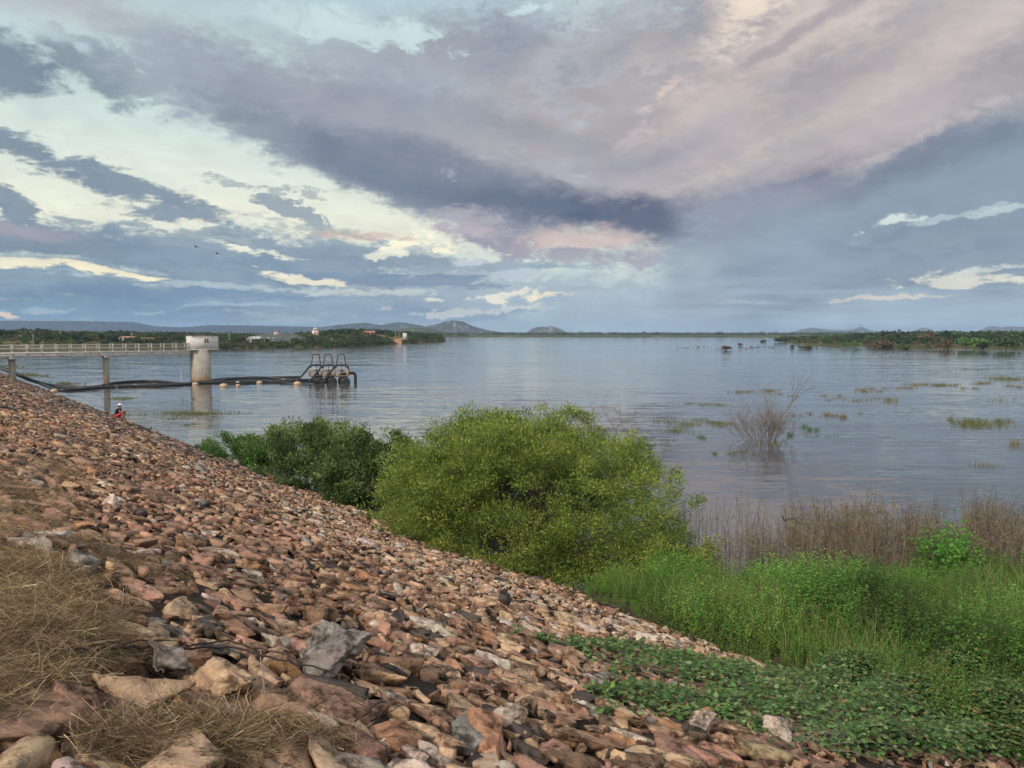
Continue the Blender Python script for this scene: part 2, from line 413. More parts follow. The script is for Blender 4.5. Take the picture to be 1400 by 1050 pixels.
# water: deep, still, rippled by a light wind
mw = bpy.data.materials.new('lake_water'); mw.use_nodes = True; t = mw.node_tree; b = t.nodes['Principled BSDF']
b.inputs['Base Color'].default_value = (.07,.072,.075,1); b.inputs['Roughness'].default_value = .06; b.inputs['IOR'].default_value = 2.5
tcn = t.nodes.new('ShaderNodeTexCoord')
def wn(sx_, sy_, detail, rz, col_=True, dist=.4, rough_=.5):
    mp = t.nodes.new('ShaderNodeMapping'); mp.inputs['Scale'].default_value = (sx_, sy_, 1); mp.inputs['Rotation'].default_value = (0,0,rz); t.links.new(tcn.outputs['Object'], mp.inputs[0])
    n = t.nodes.new('ShaderNodeTexNoise'); n.inputs['Scale'].default_value = 1; n.inputs['Detail'].default_value = detail; n.inputs['Roughness'].default_value = rough_; n.inputs['Distortion'].default_value = dist
    t.links.new(mp.outputs[0], n.inputs['Vector']); return n.outputs['Color' if col_ else 0]
def vm(op, a_, b_, c_=None):
    n = t.nodes.new('ShaderNodeVectorMath'); n.operation = op
    for i, v in enumerate((a_, b_, c_)):
        if v is None: continue
        if hasattr(v, 'links'): t.links.new(v, n.inputs[i])
        else: n.inputs[i].default_value = v
    return n.outputs[0]
# wavelet slopes at three lengths, calmer and rougher by wind lanes
w1 = vm('MULTIPLY', vm('SUBTRACT', wn(.15,1.4,2,.04), (.5,.5,.5)), (.04,.15,0))
w2 = vm('MULTIPLY', vm('SUBTRACT', wn(1.1,4.6,2,-.10), (.5,.5,.5)), (.05,.17,0))
w3 = vm('MULTIPLY', vm('SUBTRACT', wn(.06,.30,1,.16), (.5,.5,.5)), (.01,.05,0))
lane = t.nodes.new('ShaderNodeMapRange'); t.links.new(wn(.006,.028,3,.1,False), lane.inputs[0]); lane.inputs[1].default_value = .38; lane.inputs[2].default_value = .62; lane.inputs[3].default_value = .40; lane.inputs[4].default_value = 1.1
ws = vm('MULTIPLY', vm('ADD', vm('ADD', w1, w2), w3), lane.outputs[0])
t.links.new(vm('NORMALIZE', vm('ADD', ws, (0,0,1.)), None), b.inputs['Normal'])
g = G(); 
r2 = np.concatenate([[0], np.geomspace(2,5400,50)]); a2 = np.radians(np.arange(0,361,6.)); A2,R2 = np.meshgrid(a2, r2)
grid(g, R2*np.sin(A2), R2*np.cos(A2), A2*0.0)
g.obj('water', mw, kind='structure', smooth=True)
# dam face (earth under the stones)
M['soil'] = mat('soil', vcol=True, rough=1, spec=.05, noise=(3,.3), bump=(20,.6,.03))
def slope_z(s, t): return 4 - TAN*s
g = G(); ss = np.concatenate([[-14,-3.2,-.8,-.3], np.arange(0,13,.5), [14,20]]); ts = np.concatenate([np.arange(-12,30,.6), np.arange(30,150,4)])
Sg, Tg = np.meshgrid(ss, ts); Zg = np.where(Sg < -.8, 4.25, 4 - TAN*Sg) + .04*fbm2(Sg*1.5,Tg*1.5,4)
X = Sg*NX - Tg*NY; Y = Sg*NY + Tg*NX
cs_ = np.where((Sg < .6)[...,None], np.array([.10,.075,.05]), np.array([.045,.035,.028])).reshape(-1,3)
grid(g, X, Y, Zg, cs_, flip=False); g.obj('embankment', M['soil'], kind='structure', smooth=True)
# low muddy bank at the foot of the face, right of view
def bank_z(x, y):
    s, t_ = st(x, y)
    far = 18.3 + .8*np.sin(x*.6) + .5*np.sin(x*1.7+1)          # its outer rim
    e = np.minimum((far - y)/2.2, (s-6)/2)
    e = np.where(x < 3.2, np.minimum(e, (17.0-y)/1.5), e)
    return -.9 + 1.05*np.clip(e+.4,0,1) + .06*fbm2(x*.8,y*.8,6)
g = G(); X, Y = np.meshgrid(np.arange(-2,40,.4), np.arange(2,24,.4)); grid(g, X, Y, bank_z(X,Y), (.06,.047,.033))
g.obj('bank', M['soil'], kind='structure', smooth=True)
# far shores: a height field each ------------------------------------------------
def shore_field(name, xs, ys, hf, seed):
    g = G(); X, Y = np.meshgrid(xs, ys); H = hf(X, Y)
    w = fbm2(X*.03, Y*.03, seed)[...,None]; w2 = fbm2(X*.12, Y*.12, seed+1)[...,None]
    c = np.array([.045,.055,.024])*(1+.5*w) ; c = c + np.clip(w2-.05,0,1)*np.array([.38,.26,.14])
    edge = np.clip(1.6-H,0,1)[...,None]; c = c*(1-edge*.6) + edge*.6*np.array([.08,.075,.04])
    grid(g, X, Y, H, c.reshape(-1,3)); return g.obj(name, M['land'], kind='structure', smooth=True)
# left peninsula: shoreline points from the photograph, in world metres
def poly_interp(x, pts): p = np.array(pts); return np.interp(x, p[:,0], p[:,1])
LS = [gz(-260,484), gz(-60,480), gz(60,478.5), gz(200,477.5), gz(330,476), gz(420,475), gz(480,473.5), gz(540,470.5), gz(600,468), gz(614,466.5)]
LSx = np.array([p[0] for p in LS]); LSy = np.array([p[1] for p in LS])
def left_h(X, Y):
    az_ = X/Y; ys = np.interp(az_, LSx/LSy, LSy) + 6*fbm2(X*.03,X*0+2.,11)
    d = Y - ys
    h = -1.2 + 2.0*np.clip((d+4)/10,0,1) + 1.1*np.clip(d/70,0,1)
    px = 700 + 1050*az_
    hill = np.exp(-((px-500)/75)**2)*3.4 + np.exp(-((px-150)/170)**2)*1.6 + np.exp(-((px-30)/50)**2)*1.5
    h += hill*np.clip(d/90,0,1)
    h *= 1; end = np.clip((614-px)/14, -1, 1); h = np.where(end < 1, h*np.clip(end,0,1) - 1.2*(1-np.clip(end,0,1)), h)
    return h + .25*fbm2(X*.05,Y*.05,12)*np.clip(d/20,0,1)
shore_field('shore', np.arange(-520,-20,4.), np.arange(210,1000,5.), left_h, 21)
RSp = [(1055,466), (1090,471), (1140,474.5), (1180,473), (1200,476), (1260,477.5), (1300,476.5), (1400,478), (1500,480), (1700,484)]
RS = [gz(*p) for p in RSp]; RSx = np.array([p[0] for p in RS]); RSy = np.array([p[1] for p in RS])
def right_h(X, Y):
    az_ = X/Y; ys = np.interp(az_, RSx/RSy, RSy) + 8*fbm2(X*.03,X*0+5.,14)
    d = Y - ys; px = 700+1050*az_
    h = -1.2 + 1.7*np.clip((d+4)/12,0,1) + .8*np.clip(d/120,0,1)
    e = np.clip((px-1050)/20,0,1); h = h*e - 1.2*(1-e)
    return h + .2*fbm2(X*.05,Y*.05,15)
shore_field('shore', np.arange(110,700,4.), np.arange(225,900,5.), right_h, 31)
# hills far behind: (px, py) skyline, distance, depth
def hill(name, pts, D, depth, colr, seed, rough_=.12, crag=0., base=-2):
    p = np.array(pts, float); xs = np.arange(p[0,0], p[-1,0]+.1, (p[-1,0]-p[0,0])/max(60, int((p[-1,0]-p[0,0])/2.2)))
    top = np.interp(xs, p[:,0], p[:,1]); rows = np.linspace(-1, 1, 25)
    g = G(); Xp, V_ = np.meshgrid(xs, rows)
    H = (456-np.interp(Xp, xs, top))/1050*D + EYE
    prof = np.clip(1-np.abs(V_), 0, 1); prof = np.where(V_<0, prof**1.15, prof)
    nzv = fbm2(Xp*.13, V_*3.0+seed, seed, 6)
    Hh = base + (H-base)*(prof*(1+rough_*nzv*(1-prof)*3))*(1+.035*fbm2(Xp*.3, V_*6, seed+2, 3))
    Dd = D + V_*depth
    X = (Xp-700)/1050*D*(1+V_*0); X = (Xp-700)/1050*Dd
    k = np.clip(fbm2(Xp*.35, V_*9, seed+5, 5)*2.2-.15, 0, 1)[...,None]*crag
    c = np.array(colr)*(1-k) + k*np.array([.30,.25,.22]); c = c*(1+.35*fbm2(Xp*.2,V_*5,seed+8)[...,None])
    grid(g, X, Dd, Hh, c.reshape(-1,3)); g.obj(name, M['land'], kind='structure', smooth=True)
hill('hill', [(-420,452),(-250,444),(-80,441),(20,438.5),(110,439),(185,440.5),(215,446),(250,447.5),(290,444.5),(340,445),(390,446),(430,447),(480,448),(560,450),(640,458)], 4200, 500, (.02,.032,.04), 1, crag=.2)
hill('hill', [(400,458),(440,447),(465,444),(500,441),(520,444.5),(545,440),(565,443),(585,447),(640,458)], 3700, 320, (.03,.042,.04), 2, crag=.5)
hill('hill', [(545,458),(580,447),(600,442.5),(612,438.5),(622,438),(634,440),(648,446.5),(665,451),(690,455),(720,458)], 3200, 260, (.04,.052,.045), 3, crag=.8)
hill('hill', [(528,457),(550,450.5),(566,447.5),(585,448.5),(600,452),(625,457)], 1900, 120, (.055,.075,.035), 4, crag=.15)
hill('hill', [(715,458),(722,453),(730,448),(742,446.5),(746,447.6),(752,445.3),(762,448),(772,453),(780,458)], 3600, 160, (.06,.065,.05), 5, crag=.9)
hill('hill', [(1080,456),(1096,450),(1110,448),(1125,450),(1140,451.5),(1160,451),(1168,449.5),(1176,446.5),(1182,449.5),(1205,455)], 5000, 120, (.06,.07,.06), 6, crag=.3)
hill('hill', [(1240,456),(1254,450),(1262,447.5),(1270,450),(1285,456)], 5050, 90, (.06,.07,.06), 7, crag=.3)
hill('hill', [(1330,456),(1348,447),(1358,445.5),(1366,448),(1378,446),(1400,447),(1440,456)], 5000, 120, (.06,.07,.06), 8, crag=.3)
# the air
hz = G(); box(hz, (0,0,38), (11600,11600,84))
mh = bpy.data.materials.new('haze'); mh.use_nodes = True; t = mh.node_tree; t.nodes.remove(t.nodes['Principled BSDF'])
pv = t.nodes.new('ShaderNodeVolumePrincipled'); pv.inputs['Color'].default_value = (.50,.70,1.,1); pv.inputs['Density'].default_value = 1.2e-4
t.links.new(pv.outputs[0], t.nodes['Material Output'].inputs['Volume'])
hz.obj('haze', mh, kind='stuff', label='thin bluish evening air over the lake')
# ------------------------------------------------------------------ riprap: sandstone slabs laid on the dam face
def stone_material():
    m = bpy.data.materials.new('sandstone'); m.use_nodes = True; t = m.node_tree; b = t.nodes['Principled BSDF']; nn = t.nodes.new; ol = t.links.new
    b.inputs['Roughness'].default_value = .85; b.inputs['Specular IOR Level'].default_value = .18
    a = nn('ShaderNodeAttribute'); a.attribute_name = 'Col'; oi = nn('ShaderNodeObjectInfo'); geo = nn('ShaderNodeNewGeometry')
    def mul(f, A, B, bt='MULTIPLY'):
        x = nn('ShaderNodeMix'); x.data_type = 'RGBA'; x.blend_type = bt
        if hasattr(f, 'links'): ol(f, x.inputs[0])
        else: x.inputs[0].default_value = f
        for i, v in ((6,A),(7,B)):
            if hasattr(v, 'links'): ol(v, x.inputs[i])
            else: x.inputs[i].default_value = (*v,1)
        return x.outputs[2]
    def noi(sc_, d=8, r=.62, vec=geo.outputs['Position'], dist=0.):
        n = nn('ShaderNodeTexNoise'); n.inputs['Scale'].default_value = sc_; n.inputs['Detail'].default_value = d; n.inputs['Roughness'].default_value = r; n.inputs['Distortion'].default_value = dist; ol(vec, n.inputs['Vector']); return n
    def mr(s_, lo, hi, a_, b_):
        r = nn('ShaderNodeMapRange'); ol(s_, r.inputs[0])
        for i, v in enumerate((lo,hi,a_,b_)): r.inputs[i+1].default_value = v
        return r.outputs[0]
    c = mul(1., a.outputs['Color'], oi.outputs['Color'])
    c = mul(1., c, mr(noi(7).outputs[0], .3,.7,.72,1.3))
    c = mul(.10, c, noi(9, 3).outputs['Color'], 'OVERLAY')                      # hue drift: ochre to rose
    mp = nn('ShaderNodeMapping'); mp.inputs['Rotation'].default_value = (.5,.35,.2); mp.inputs['Scale'].default_value = (4,4,38); ol(geo.outputs['Position'], mp.inputs[0])
    c = mul(1., c, mr(noi(1, 4, .6, mp.outputs[0]).outputs[0], .35,.65,.86,1.12))   # bedding
    c = mul(mr(noi(5.5, 9, .72).outputs[0], .47,.60,0,.88), c, (.085,.068,.06))      # dark patina
    c = mul(mr(noi(10, 9, .7, dist=.5).outputs[0], .62,.70,0,.5), c, (.46,.42,.37))   # pale lichen
    c = mul(1., c, mr(noi(70, 4, .7).outputs[0], .3,.7,.82,1.16))
    ol(c, b.inputs['Base Color'])
    u = nn('ShaderNodeBump'); u.inputs['Strength'].default_value = .9; u.inputs['Distance'].default_value = .022; ol(noi(22, 9, .68).outputs[0], u.inputs['Height'])
    u2 = nn('ShaderNodeBump'); u2.inputs['Strength'].default_value = .8; u2.inputs['Distance'].default_value = .007; ol(noi(110, 5, .7).outputs[0], u2.inputs['Height']); ol(u.outputs[0], u2.inputs['Normal']); ol(u2.outputs[0], b.inputs['Normal'])
    return m
M['stone'] = stone_material()
def hull_bm(rd, n=15, flat=.42, square=.75):
    bm = bmesh.new()
    for _ in range(n):
        a = rd.uniform(0, 2*math.pi); r = rd.uniform(.72,1.)
        k = (abs(math.cos(a))**4 + abs(math.sin(a))**4)**-.25          # between a disc and a square
        r *= 1 + (k-1)*square
        z = rd.choice((-1,1))*rd.uniform(.6,1.)
        sh = rd.uniform(.72,1.)
        bm.verts.new((r*math.cos(a)*sh, r*math.sin(a)*.66*sh, z*flat))
    bmesh.ops.convex_hull(bm, input=bm.verts)
    for v in [v for v in bm.verts if not v.link_faces]: bm.verts.remove(v)
    bmesh.ops.dissolve_limit(bm, angle_limit=R(14), verts=bm.verts, edges=bm.edges)
    return bm
def to_arrays(bm):
    bmesh.ops.triangulate(bm, faces=bm.faces)
    bm.verts.index_update(); V = np.array([v.co[:] for v in bm.verts]); F = np.array([[v.index for v in f.verts] for f in bm.faces]); bm.free(); return V, F
rd = random.Random(11)
far_p, mid_p, near_me = [], [], []
for k in range(24):
    far_p.append(to_arrays(hull_bm(rd, rd.choice((10,12,14)), rd.uniform(.13,.22))))
for k in range(30):
    bm = hull_bm(rd, rd.choice((12,14,17)), rd.uniform(.14,.26))
    bmesh.ops.bevel(bm, geom=bm.edges[:], offset=.05, segments=1, affect='EDGES', clamp_overlap=True)
    bmesh.ops.triangulate(bm, faces=bm.faces); bmesh.ops.subdivide_edges(bm, edges=[e for e in bm.edges if e.calc_length() > .35], cuts=1)
    o_ = Vector((k*3.7,1.3,2.2))
    for v in bm.verts: v.co += .6*Vector((mnoise.noise(v.co*2.2+o_), mnoise.noise(v.co*2.2+o_*2), mnoise.noise(v.co*2.2-o_)))*.06
    mid_p.append(to_arrays(bm))
def near_stone(k, n, flat, name='stone', amp=1., crag=0.):
    bm = hull_bm(rd, n, flat)
    bmesh.ops.bevel(bm, geom=bm.edges[:], offset=.024, segments=1, profile=.6, affect='EDGES', clamp_overlap=True)
    for _ in range(4):
        bmesh.ops.triangulate(bm, faces=bm.faces)
        long_ = [e for e in bm.edges if e.calc_length() > .11]
        if not long_: break
        bmesh.ops.subdivide_edges(bm, edges=long_, cuts=1)
    bmesh.ops.triangulate(bm, faces=bm.faces); bm.normal_update()
    o_ = Vector((k*5.1, k*1.7, 3.3))
    for v in bm.verts:
        p = v.co*1.6 + o_; q = v.co
        d = .025*mnoise.noise(p) + .018*mnoise.noise(p*2.7) + .022*mnoise.noise(p*8) + .010*mnoise.noise(p*19)
        ledge = .022*math.copysign(1, math.sin(q.z*26 + 3*mnoise.noise(q*1.5+o_)))*(1-abs(v.normal.z))   # broken bedding on the sides
        if crag: d += crag*(mnoise.fractal(q*2.4+o_, .6, 2.2, 5))
        v.co += v.normal*(d*amp + ledge)
    V, F = to_arrays(bm); g = G(); g.add(V, F); me = g.mesh(name, M['stone'], True)
    me.polygons.foreach_set('use_smooth', np.ones(len(me.polygons), bool)); return me
for k in range(44): near_me.append(near_stone(k, rd.choice((10,12,13,15)), rd.uniform(.15,.26)))
STC = {'tan':(.46,.315,.205), 'pinkish':(.37,.222,.155), 'brown':(.235,.147,.10), 'dark':(.095,.075,.066), 'pale':(.50,.42,.345), 'orange':(.36,.20,.115), 'grey':(.25,.225,.205)}
SK = list(STC)
def on_slope(px, py):
    u = (px-700)/1050; v = (py-456)/1050; den = v - TAN*(u*NX+NY)
    if den <= 0: return None
    d = (EYE-4)/den; return u*d, d
def project(x, y, z):
    p = R(PITCH); dy = y; dz = z-EYE; f = dy*math.cos(p) - dz*math.sin(p); u = dy*math.sin(p) + dz*math.cos(p)
    return 700 + 1050*x/f, 525 - 1050*u/f, f
# placement: rows of the dam face, jittered
recs = []
tt = -1.5
while tt < 135:
    far_ = tt > 45; ds = .195 if not far_ else .32; dt = .235 if not far_ else .45
    ss_ = -.7
    while ss_ < 12.1:
        s_ = ss_ + rng.uniform(-.1,.1); t_ = tt + rng.uniform(-.13,.13)*(dt/.265)
        x, y = xy(s_, t_); ss_ += ds*(.85+.3*rng.random())
        if y < 1.7: continue
        z = 4 - TAN*s_; px, py, f = project(x, y, z)
        if px < -90 or px > 1500 or py > 1150: continue
        if s_ < .0 and rng.random() < .35: continue
        big = rng.lognormal(0, .34); near = math.hypot(x,y)
        L = .192*big*(1.35 if far_ else 1.)
        if near < 7: L *= 1.0 + .42*(7-near)/5
        if s_ > 6 and 5 < t_ < 26: L *= .86
        recs.append((s_, t_, x, y, z, px, py, f, min(L,.42)))
    tt += dt
print('stones', len(recs))
def pick_colour(s_, t_, px, py):
    w = np.array([.30,.26,.23,.07,.05,.09,.02])
    wet = np.clip((s_-6.8)/2.5,0,1)*np.clip((t_-22)/14,0,1) + np.clip((t_-30)/40,0,.5)
    pale = np.clip((s_-5)/2.5,0,1)*np.clip((t_-4)/4,0,1)*np.clip((30-t_)/8,0,1)
    w = w + wet*np.array([-.2,.0,.4,.6,0,-.07,.3]) + pale*np.array([.3,.08,-.06,-.02,.24,-.05,.0])
    if px < 420 and 640 < py < 830: w += np.array([-.08,.3,.1,0,0,.02,0])      # rose-coloured stretch
    w = np.clip(w, .005, None); w /= w.sum()
    return SK[rng.choice(7, p=w)]
def stone_frame(s_, t_, yaw, tilt_a, tilt_d):
    n = Vector((TAN*NX, TAN*NY, 1)).normalized(); al = Vector((-NY, NX, 0)); dn = al.cross(n).normalized()
    Mx = Matrix((al, n.cross(al), n)).transposed()
    return Mx @ Matrix.Rotation(yaw, 3, 'Z') @ Matrix.Rotation(tilt_d, 3, 'Y') @ Matrix.Rotation(tilt_a, 3, 'X')
HOLES = [(455,932,22,10),(172,975,26,12),(292,966,24,8)]
full = []
for r in recs:
    s_, t_, x, y, z, px, py, f, L = r
    if any(abs(px-h[0]) < h[2] and abs(py-h[1]) < h[3] for h in HOLES): continue
    if px > 1130 and py > 1000 and rng.random() < .75: continue
    asp = rng.uniform(.45,.9); th = rng.uniform(.7,1.3)
    yaw = rng.normal(.15,.42) if rng.random() < .75 else rng.uniform(-3.14,3.14)
    if rng.random() < .5: yaw += math.pi
    up = rng.random() < .035 and f > 5.5
    ta, td = (rng.normal(0,.55), rng.normal(0,.5)) if up else (rng.normal(-.10,.09), rng.normal(0,.08))
    cls = pick_colour(s_, t_, px, py); c = np.array(STC[cls])*rng.uniform(.78,1.22)*(1+rng.normal(0,.03,3))
    lift = L*rng.uniform(.0,.10)+.012
    seen = 0 <= px <= 1400 and py <= 1060
    size = L*2/f*1050*(1 if seen else 0)
    if on_slope(px, py) is not None and px < 175 and py > 850 and px < 150: size *= .5     # under the straw
    if px < 120 and py > 770: size *= .6
    if px > 1000 and py > 905: size *= .2
    full.append(dict(s=s_, t=t_, x=x, y=y, z=z+lift, px=px, py=py, f=f, L=L, asp=asp, th=th, yaw=yaw, ta=ta, td=td, cls=cls, c=c, size=size, up=up))
for _ in range(5200):                                          # chips wedged in the joints
    s_, t_ = rng.uniform(-.3,11.6), rng.uniform(-1,26)**1.; x, y = xy(s_, t_)
    if y < 1.7: continue
    z = 4-TAN*s_; px, py, f = project(x, y, z)
    if px < -40 or px > 1440 or py > 1100: continue
    L = rng.uniform(.04,.10); cls = pick_colour(s_, t_, px, py)
    full.append(dict(s=s_, t=t_, x=x, y=y, z=z+.02+rng.uniform(0,.05), px=px, py=py, f=f, L=L, asp=rng.uniform(.6,1.1), th=rng.uniform(1.,1.8), yaw=rng.uniform(0,6.28), ta=rng.normal(0,.5), td=rng.normal(0,.5), cls=cls, c=np.array(STC[cls])*rng.uniform(.75,1.2), size=0, up=False))
for _ in range(1500):                                          # a lower course showing through the gaps near the viewer
    s_, t_ = rng.uniform(-.3,8), rng.uniform(-1,9); x, y = xy(s_, t_)
    if y < 1.7: continue
    z = 4-TAN*s_; px, py, f = project(x, y, z); L = rng.uniform(.10,.20); cls = pick_colour(s_, t_, px, py)
    if px < -60 or px > 1440 or py > 1120: continue
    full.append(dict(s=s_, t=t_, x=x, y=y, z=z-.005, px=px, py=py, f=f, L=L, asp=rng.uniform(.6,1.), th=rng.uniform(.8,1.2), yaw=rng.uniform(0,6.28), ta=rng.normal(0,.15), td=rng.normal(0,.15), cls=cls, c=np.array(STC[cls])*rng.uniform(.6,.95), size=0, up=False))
full.sort(key=lambda r: -r['size'])
solo, rest = full[:280], full[280:]
SG = 'loose sandstone slabs of the dam riprap'
stones = []
for i, r in enumerate(solo):
    o = bpy.data.objects.new('stone', near_me[i % len(near_me)]); C.objects.link(o)
    o.matrix_world = Matrix.Translation((r['x'],r['y'],r['z'])) @ stone_frame(r['s'],r['t'],r['yaw'],r['ta'],r['td']).to_4x4() @ Matrix.Diagonal((r['L'], r['L']*r['asp'], r['L']*r['th'], 1))
    o.color = (*r['c'], 1); stones.append((o, r))
g = G()
pM = [(V, F) for V, F in mid_p]; pF = far_p
for i, r in enumerate(rest):
    V, F = (pM[i % len(pM)] if r['f'] < 17 else pF[i % len(pF)])
    A_ = np.array(stone_frame(r['s'],r['t'],r['yaw'],r['ta'],r['td']))
    W = (V*np.array([r['L'], r['L']*r['asp'], r['L']*r['th']])) @ A_.T + np.array([r['x'],r['y'],r['z']])
    g.add(W, F, r['c'])
g.obj('riprap_stones', M['stone'], kind='stuff', label='thousands of smaller sandstone pieces paving the dam face')
# the stones one notices first
def special(px, py, L, asp, flat, cls, label, yaw=0., tilt=(0,0), lift=.1, n=16, crag=.03, cat='stone', name='stone', k=99, mul=1.):
    x, y = on_slope(px, py); s_, t_ = st(x, y)
    me = near_stone(k, n, flat, name, 1.2, crag)
    o = bpy.data.objects.new(name, me); C.objects.link(o)
    o.matrix_world = Matrix.Translation((x, y, 4-TAN*s_+lift)) @ stone_frame(s_, t_, yaw, *tilt).to_4x4() @ Matrix.Diagonal((L, L*asp, L, 1))
    o.color = (*(np.array(STC[cls])*mul), 1); tag(o, label, cat, SG)
special(455,944,.29,1.1,.62,'grey','rough greyish boulder lying on top of the slabs, largest loose block in view',.9,(.15,.1),.22,14,.10,'boulder','boulder',101,1.0)
special(968,1026,.16,1.2,.8,'pale','upright cream and orange boulder at the edge of the creeper leaves',.3,(.2,.2),.12,12,.03,'boulder','boulder',102)
special(1075,1034,.185,1.2,.75,'pale','pointed cream boulder surrounded by creeper leaves',2.0,(.2,-.2),.12,10,.03,'boulder','boulder',103,.95)
special(340,806,.20,.9,.3,'pale','thin off-white slab lying flat in the middle of the slope',.1,(0,.05),.08,14,0,'stone','stone',104,1.1)
special(358,712,.13,1.3,.45,'tan','round upright stone standing on edge high on the dark slope',1.2,(1.2,.2),.12,16,0,'stone','stone',105,.9)
special(172,976,.34,1.1,.22,'tan','broad flat peach slab with a twig across it beside the straw',.9,(-.05,0),.10,11,0,'stone','stone',106,1.1)
special(292,968,.27,.7,.32,'tan','long cream topped slab under the dark dead twigs',.2,(.1,.05),.10,13,.05,'stone','stone',107,1.1)
special(215,938,.2,.8,.32,'grey','mottled grey slab leaning above the peach slab',.5,(.2,.15),.12,13,.05,'stone','stone',108)
special(90,1005,.21,1.0,.4,'pinkish','pink slab poking out of the straw in the lower left corner',.1,(0,0),.08,13,.02,'stone','stone',109)
special(690,842,.27,.5,.3,'dark','dark slab propped up like a tent roof in mid slope',2.5,(.9,.3),.2,12,.02,'stone','stone',110)
special(664,846,.2,.7,.3,'tan','pale slab leaning against the tent-like dark slab',.9,(-.7,.1),.14,12,.02,'stone','stone',111)
special(100,795,.2,.95,.4,'grey','pale grey block ringed by straw on the left of the slope',.5,(.1,-.1),.12,13,.04,'stone','stone',112,1.1)
special(888,893,.24,.9,.4,'pale','smooth white stone near the foot of the slope above the creepers',.3,(0,.1),.1,14,.0,'stone','stone',113,1.25)
special(682,1012,.22,.9,.42,'pale','wide pale slab at the bottom centre of the photo',.25,(.05,.1),.12,12,.02,'stone','stone',114,.9)
special(440,885,.13,1.1,.5,'grey','squarish light stone just above the grey boulder',.4,(.1,.1),.1,12,.0,'stone','stone',115,1.2)
# say of every slab which one it is
ZN = [(0,190,860,1100,'by the straw in the lower left corner'),(190,330,900,1100,'under the dead twigs at the lower left'),(330,470,860,1100,'around the rough grey boulder'),
 (470,620,940,1100,'at the bottom edge right of the grey boulder'),(620,790,960,1100,'at the bottom edge left of the creepers'),(790,1010,900,1100,'among the creeper leaves'),(1010,1400,850,1100,'beneath the creeper mound at the right'),
 (470,620,840,940,'on the open slope right of the grey boulder'),(620,790,840,960,'below the propped dark slab'),(790,1010,800,900,'above the creepers at the slope foot'),
 (0,190,700,860,'between the straw patches on the left'),(190,330,760,900,'left of the thin off-white slab'),(330,470,760,860,'below the thin off-white slab'),(470,620,740,840,'uphill from the green bush'),(620,790,760,840,'at the foot of the green bush'),
 (0,400,600,760,'high on the slope at the left edge'),(400,800,600,760,'high on the slope in the middle')]
ORD = ['','second','third','fourth','fifth','sixth','seventh','eighth','ninth','tenth','eleventh','twelfth','thirteenth','fourteenth','fifteenth']
CNT = ['','','two','three','four','five','six','seven','eight','nine','ten','eleven','twelve','thirteen','fourteen','fifteen']
CN = {'tan':'tan','pinkish':'rose pink','brown':'brown','dark':'blackish','pale':'pale cream','orange':'orange brown','grey':'grey'}
buck = {}
for o, r in stones:
    zn = next((z[4] for z in ZN if z[0]<=r['px']<z[1] and z[2]<=r['py']<z[3]), 'on the riprap slope')
    shp = 'tilted' if r['up'] else ('chunky' if r['th'] > 1.1 else ('slim' if r['asp'] < .58 else ('broad' if r['asp'] > .78 else 'flat')))
    buck.setdefault((shp, CN[r['cls']], zn), []).append((r['px'], o))
for (shp, cn, zn), L_ in buck.items():
    L_.sort(key=lambda q: q[0]); n = len(L_)
    for i, (_, o) in enumerate(L_):
        w = '' if n == 1 else (', leftmost of '+CNT[n] if i == 0 else (', rightmost of '+CNT[n] if i == n-1 else ', %s from left' % ORD[i]))
        tag(o, '%s %s stone %s%s' % (shp, cn, zn, w), 'stone', SG)
# ------------------------------------------------------------------ plants
def surf_z(x, y):
    s_, _ = st(x, y); return max(4-TAN*s_ if s_ < 12 else -9, float(bank_z(np.array(x*1.), np.array(y*1.))))
def strands(g, P, w, col):
    """flat tapering ribbons along polylines; P (n,k,3), w (n,), col (n,3)"""
    n, k, _ = P.shape
    D = P[:,-1]-P[:,0]; view = np.array([0,-1.,.15]); S_ = np.cross(D, view + rng.normal(0,.5,(n,3))); S_ /= np.linalg.norm(S_,axis=1)[:,None]+1e-9
    tap = np.linspace(1,.25,k)[None,:,None]; W = S_[:,None,:]*np.broadcast_to(w,n)[:,None,None]*tap*.5
    V = np.stack([P-W, P+W], 2).reshape(-1,3); b = np.arange(n)[:,None]*2*k + np.arange(k-1)[None,:]*2
    b = b.ravel(); F = np.stack([b, b+1, b+3, b+2],1); g.add(V, F, np.repeat(np.broadcast_to(col,(n,3)), 2*k, 0))
def pal(cols, w, n, var=.22):
    c = np.array(cols)[rng.choice(len(cols), n, p=np.array(w)/sum(w))]; return c*(1+rng.normal(0,var,(n,1)))*(1+rng.normal(0,.06,(n,3)))
